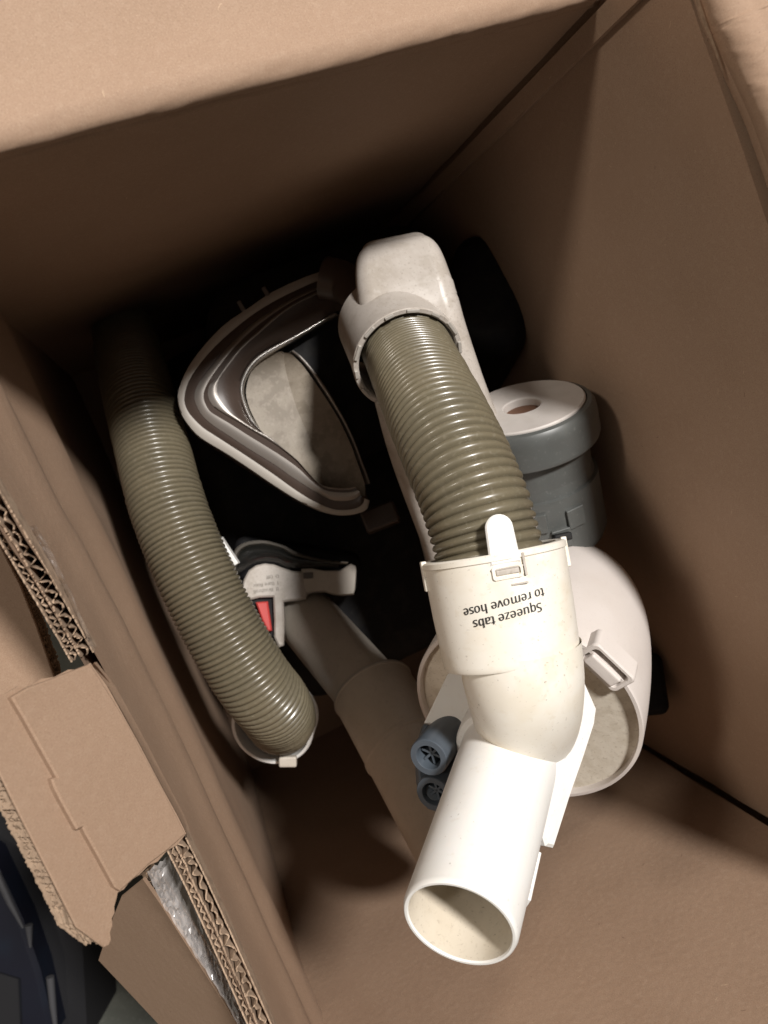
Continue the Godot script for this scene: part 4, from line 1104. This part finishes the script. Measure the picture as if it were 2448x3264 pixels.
func make_handle() -> void:
	var t := thing("switch_handle", "handle end with power switch markings, red button and smoked lens", "handle", Vector3(0.04, 0.12, 0.11))
	var n := Vector3(-0.0829, 0.9550, -0.2847)
	# zoomed outline of the switch plate with its arm
	var out := [Vector3(0.0094, 0.1509, 0.1015), Vector3(0.0135, 0.1498, 0.0964), Vector3(0.0187, 0.1491, 0.0924), Vector3(0.0248, 0.1492, 0.0912), Vector3(0.0309, 0.1501, 0.0924), Vector3(0.0364, 0.1515, 0.0955), Vector3(0.0407, 0.1531, 0.0997), Vector3(0.0462, 0.1550, 0.1045), Vector3(0.0513, 0.1562, 0.1070), Vector3(0.0524, 0.1558, 0.1054), Vector3(0.0587, 0.1571, 0.1077), Vector3(0.0662, 0.1592, 0.1126), Vector3(0.0762, 0.1613, 0.1168), Vector3(0.0853, 0.1617, 0.1155), Vector3(0.0876, 0.1627, 0.1182), Vector3(0.0868, 0.1636, 0.1213), Vector3(0.0804, 0.1663, 0.1324), Vector3(0.0781, 0.1669, 0.1351), Vector3(0.0714, 0.1657, 0.1330), Vector3(0.0652, 0.1642, 0.1297), Vector3(0.0602, 0.1625, 0.1255), Vector3(0.0531, 0.1611, 0.1228), Vector3(0.0489, 0.1607, 0.1227), Vector3(0.0463, 0.1613, 0.1253), Vector3(0.0401, 0.1602, 0.1237), Vector3(0.0347, 0.1592, 0.1218), Vector3(0.0316, 0.1587, 0.1211), Vector3(0.0269, 0.1618, 0.1327), Vector3(0.0194, 0.1656, 0.1476), Vector3(0.0160, 0.1652, 0.1475), Vector3(0.0159, 0.1630, 0.1401), Vector3(0.0206, 0.1604, 0.1300), Vector3(0.0266, 0.1566, 0.1153), Vector3(0.0178, 0.1548, 0.1119), Vector3(0.0094, 0.1537, 0.1107)]
	plate(out, n, 0.010, 0.0012)
	var p := part(t, "switch_plate", "grimy_plastic", 30.0, "off-white switch plate")
	# arm end darker
	plate([Vector3(0.0525, 0.1572, 0.1056), Vector3(0.0585, 0.1583, 0.1078), Vector3(0.0660, 0.1604, 0.1127), Vector3(0.0759, 0.1626, 0.1169), Vector3(0.0850, 0.1630, 0.1156), Vector3(0.0870, 0.1639, 0.1181), Vector3(0.0863, 0.1647, 0.1210), Vector3(0.0801, 0.1673, 0.1317), Vector3(0.0777, 0.1680, 0.1345), Vector3(0.0713, 0.1668, 0.1324), Vector3(0.0652, 0.1653, 0.1291), Vector3(0.0602, 0.1636, 0.1249), Vector3(0.0531, 0.1622, 0.1223), Vector3(0.0492, 0.1617, 0.1216), Vector3(0.0493, 0.1598, 0.1155)], n, 0.0014, 0.0004)
	part(p, "arm_cover", "taupe_plastic", 30.0)
	plate([Vector3(0.0519, 0.1593, 0.1079), Vector3(0.0584, 0.1605, 0.1103), Vector3(0.0567, 0.1615, 0.1140), Vector3(0.0505, 0.1603, 0.1117)], n, 0.0012, 0.0003)
	part(p, "arm_slot", "dark_taupe")
	for l in [["O  Off", Vector3(0.0363, 0.1540, 0.1040)], ["I  Bare floor", Vector3(0.0341, 0.1551, 0.1082)], ["II  Brushroll", Vector3(0.0326, 0.1561, 0.1120)]]:
		var side := (Vector3(0.0041, 0.1490, 0.0965) - Vector3(0.0347, 0.1543, 0.1054)).normalized()
		side = (side - n * side.dot(n)).normalized()
		var up := n.cross(side).normalized()
		letters(p, "lettering", l[0], 0.0024, l[1], side, up, n, 0.0, "pale_ink", HORIZONTAL_ALIGNMENT_LEFT)
	# recess with the red button
	plate([Vector3(0.0087, 0.1468, 0.1090), Vector3(0.0276, 0.1507, 0.1164), Vector3(0.0162, 0.1576, 0.1429), Vector3(0.0089, 0.1540, 0.1330), Vector3(0.0058, 0.1503, 0.1215)], n, 0.006, 0.0005)
	part(t, "recess", "black_plastic")
	plate([Vector3(0.0141, 0.1551, 0.1140), Vector3(0.0219, 0.1565, 0.1166), Vector3(0.0183, 0.1599, 0.1290), Vector3(0.0163, 0.1617, 0.1355), Vector3(0.0135, 0.1613, 0.1350), Vector3(0.0131, 0.1588, 0.1268)], n, 0.006, 0.001)
	part(t, "button", "red_plastic", 30.0, "red button")
	# smoked lens arching over the plate
	var rows := []
	for i in 25:
		var s := i / 24.0
		var row := []
		for k in 13:
			var v := k / 12.0
			var pa: Vector3 = spline([Vector3(0.0087, 0.1473, 0.0860), Vector3(0.0152, 0.1450, 0.0764), Vector3(0.0245, 0.1451, 0.0741), Vector3(0.0367, 0.1473, 0.0779), Vector3(0.0476, 0.1507, 0.0859), Vector3(0.0540, 0.1535, 0.0935), Vector3(0.0667, 0.1576, 0.1037), Vector3(0.0806, 0.1612, 0.1116)], 24)[i]
			var pb: Vector3 = spline([Vector3(0.0113, 0.1493, 0.0919), Vector3(0.0172, 0.1493, 0.0903), Vector3(0.0245, 0.1497, 0.0893), Vector3(0.0323, 0.1509, 0.0912), Vector3(0.0391, 0.1528, 0.0954), Vector3(0.0450, 0.1551, 0.1014), Vector3(0.0611, 0.1585, 0.1082), Vector3(0.0757, 0.1616, 0.1144)], 24)[i]
			row.append(pa.lerp(pb, v) + n * (0.007 * sin(PI * v)))
		rows.append(row)
	loft(rows, false)
	part(t, "lens", "smoked_lens", 60.0, "smoked lens")
	band([Vector3(0.0088, 0.1463, 0.0862), Vector3(0.0152, 0.1440, 0.0765), Vector3(0.0245, 0.1441, 0.0742), Vector3(0.0368, 0.1463, 0.0780), Vector3(0.0477, 0.1497, 0.0861), Vector3(0.0541, 0.1525, 0.0936), Vector3(0.0668, 0.1566, 0.1039), Vector3(0.0840, 0.1611, 0.1139)], [Vector3(0.0108, 0.1470, 0.0877), Vector3(0.0164, 0.1449, 0.0791), Vector3(0.0248, 0.1449, 0.0767), Vector3(0.0358, 0.1468, 0.0800), Vector3(0.0460, 0.1499, 0.0875), Vector3(0.0521, 0.1527, 0.0949), Vector3(0.0656, 0.1569, 0.1051), Vector3(0.0828, 0.1613, 0.1148)], n, 0.0005, 0.0015, 0.001, 0.008)
	part(t, "lens_rim", "taupe_plastic", 50.0)
	# grip continuing under the plate
	block(Vector3(0.0520, 0.1317, 0.1062), Vector3(0.8267, 0.2490, 0.5045), Vector3(-0.5260, 0.0239, 0.8501), Vector3(0.046, 0.016, 0.012), 0.008)
	part(t, "grip", "black_plastic")


func make_wand() -> void:
	var t := thing("extension_wand", "taupe extension wand with a wider sleeve lying against the front wall", "wand", Vector3(0.05, 0.1, 0.18))
	var a0 := Vector3(0.0400, 0.1179, 0.1324)
	var a1 := Vector3(0.0588, 0.2139, 0.1937)
	sweep([a0, a0.lerp(a1, 0.3), a0.lerp(a1, 0.7), a1], [0.0215, 0.0222, 0.0225, 0.0226], 56, true, false)
	part(t, "pipe", "taupe_plastic", 40.0)
	# flat face along the pipe
	var b0 := Vector3(0.0597, 0.2074, 0.1906)
	var b1 := Vector3(0.0611, 0.3083, 0.2663)
	var d := (b1 - b0).normalized()
	var l := b0.distance_to(b1)
	lathe(b0, d, [Vector2(0.0232, 0.012), Vector2(0.0236, 0.0), Vector2(0.0262, -0.0012), Vector2(0.0276, -0.0006), Vector2(0.0280, 0.0008), Vector2(0.0272, 0.0018), Vector2(0.0270, l * 0.36), Vector2(0.0269, l * 0.372), Vector2(0.0278, l * 0.378), Vector2(0.0278, l * 0.392), Vector2(0.0268, l * 0.40), Vector2(0.0266, l), Vector2(0.0, l)], 72)
	var s := part(t, "sleeve", "taupe_plastic", 30.0, "wide taupe sleeve")
	lathe(b0, d, [Vector2(0.0260, -0.0014), Vector2(0.0276, -0.0009), Vector2(0.0281, 0.0005), Vector2(0.0278, 0.0014)], 72)
	part(s, "lip", "cream_edge", 40.0, "pale lip")
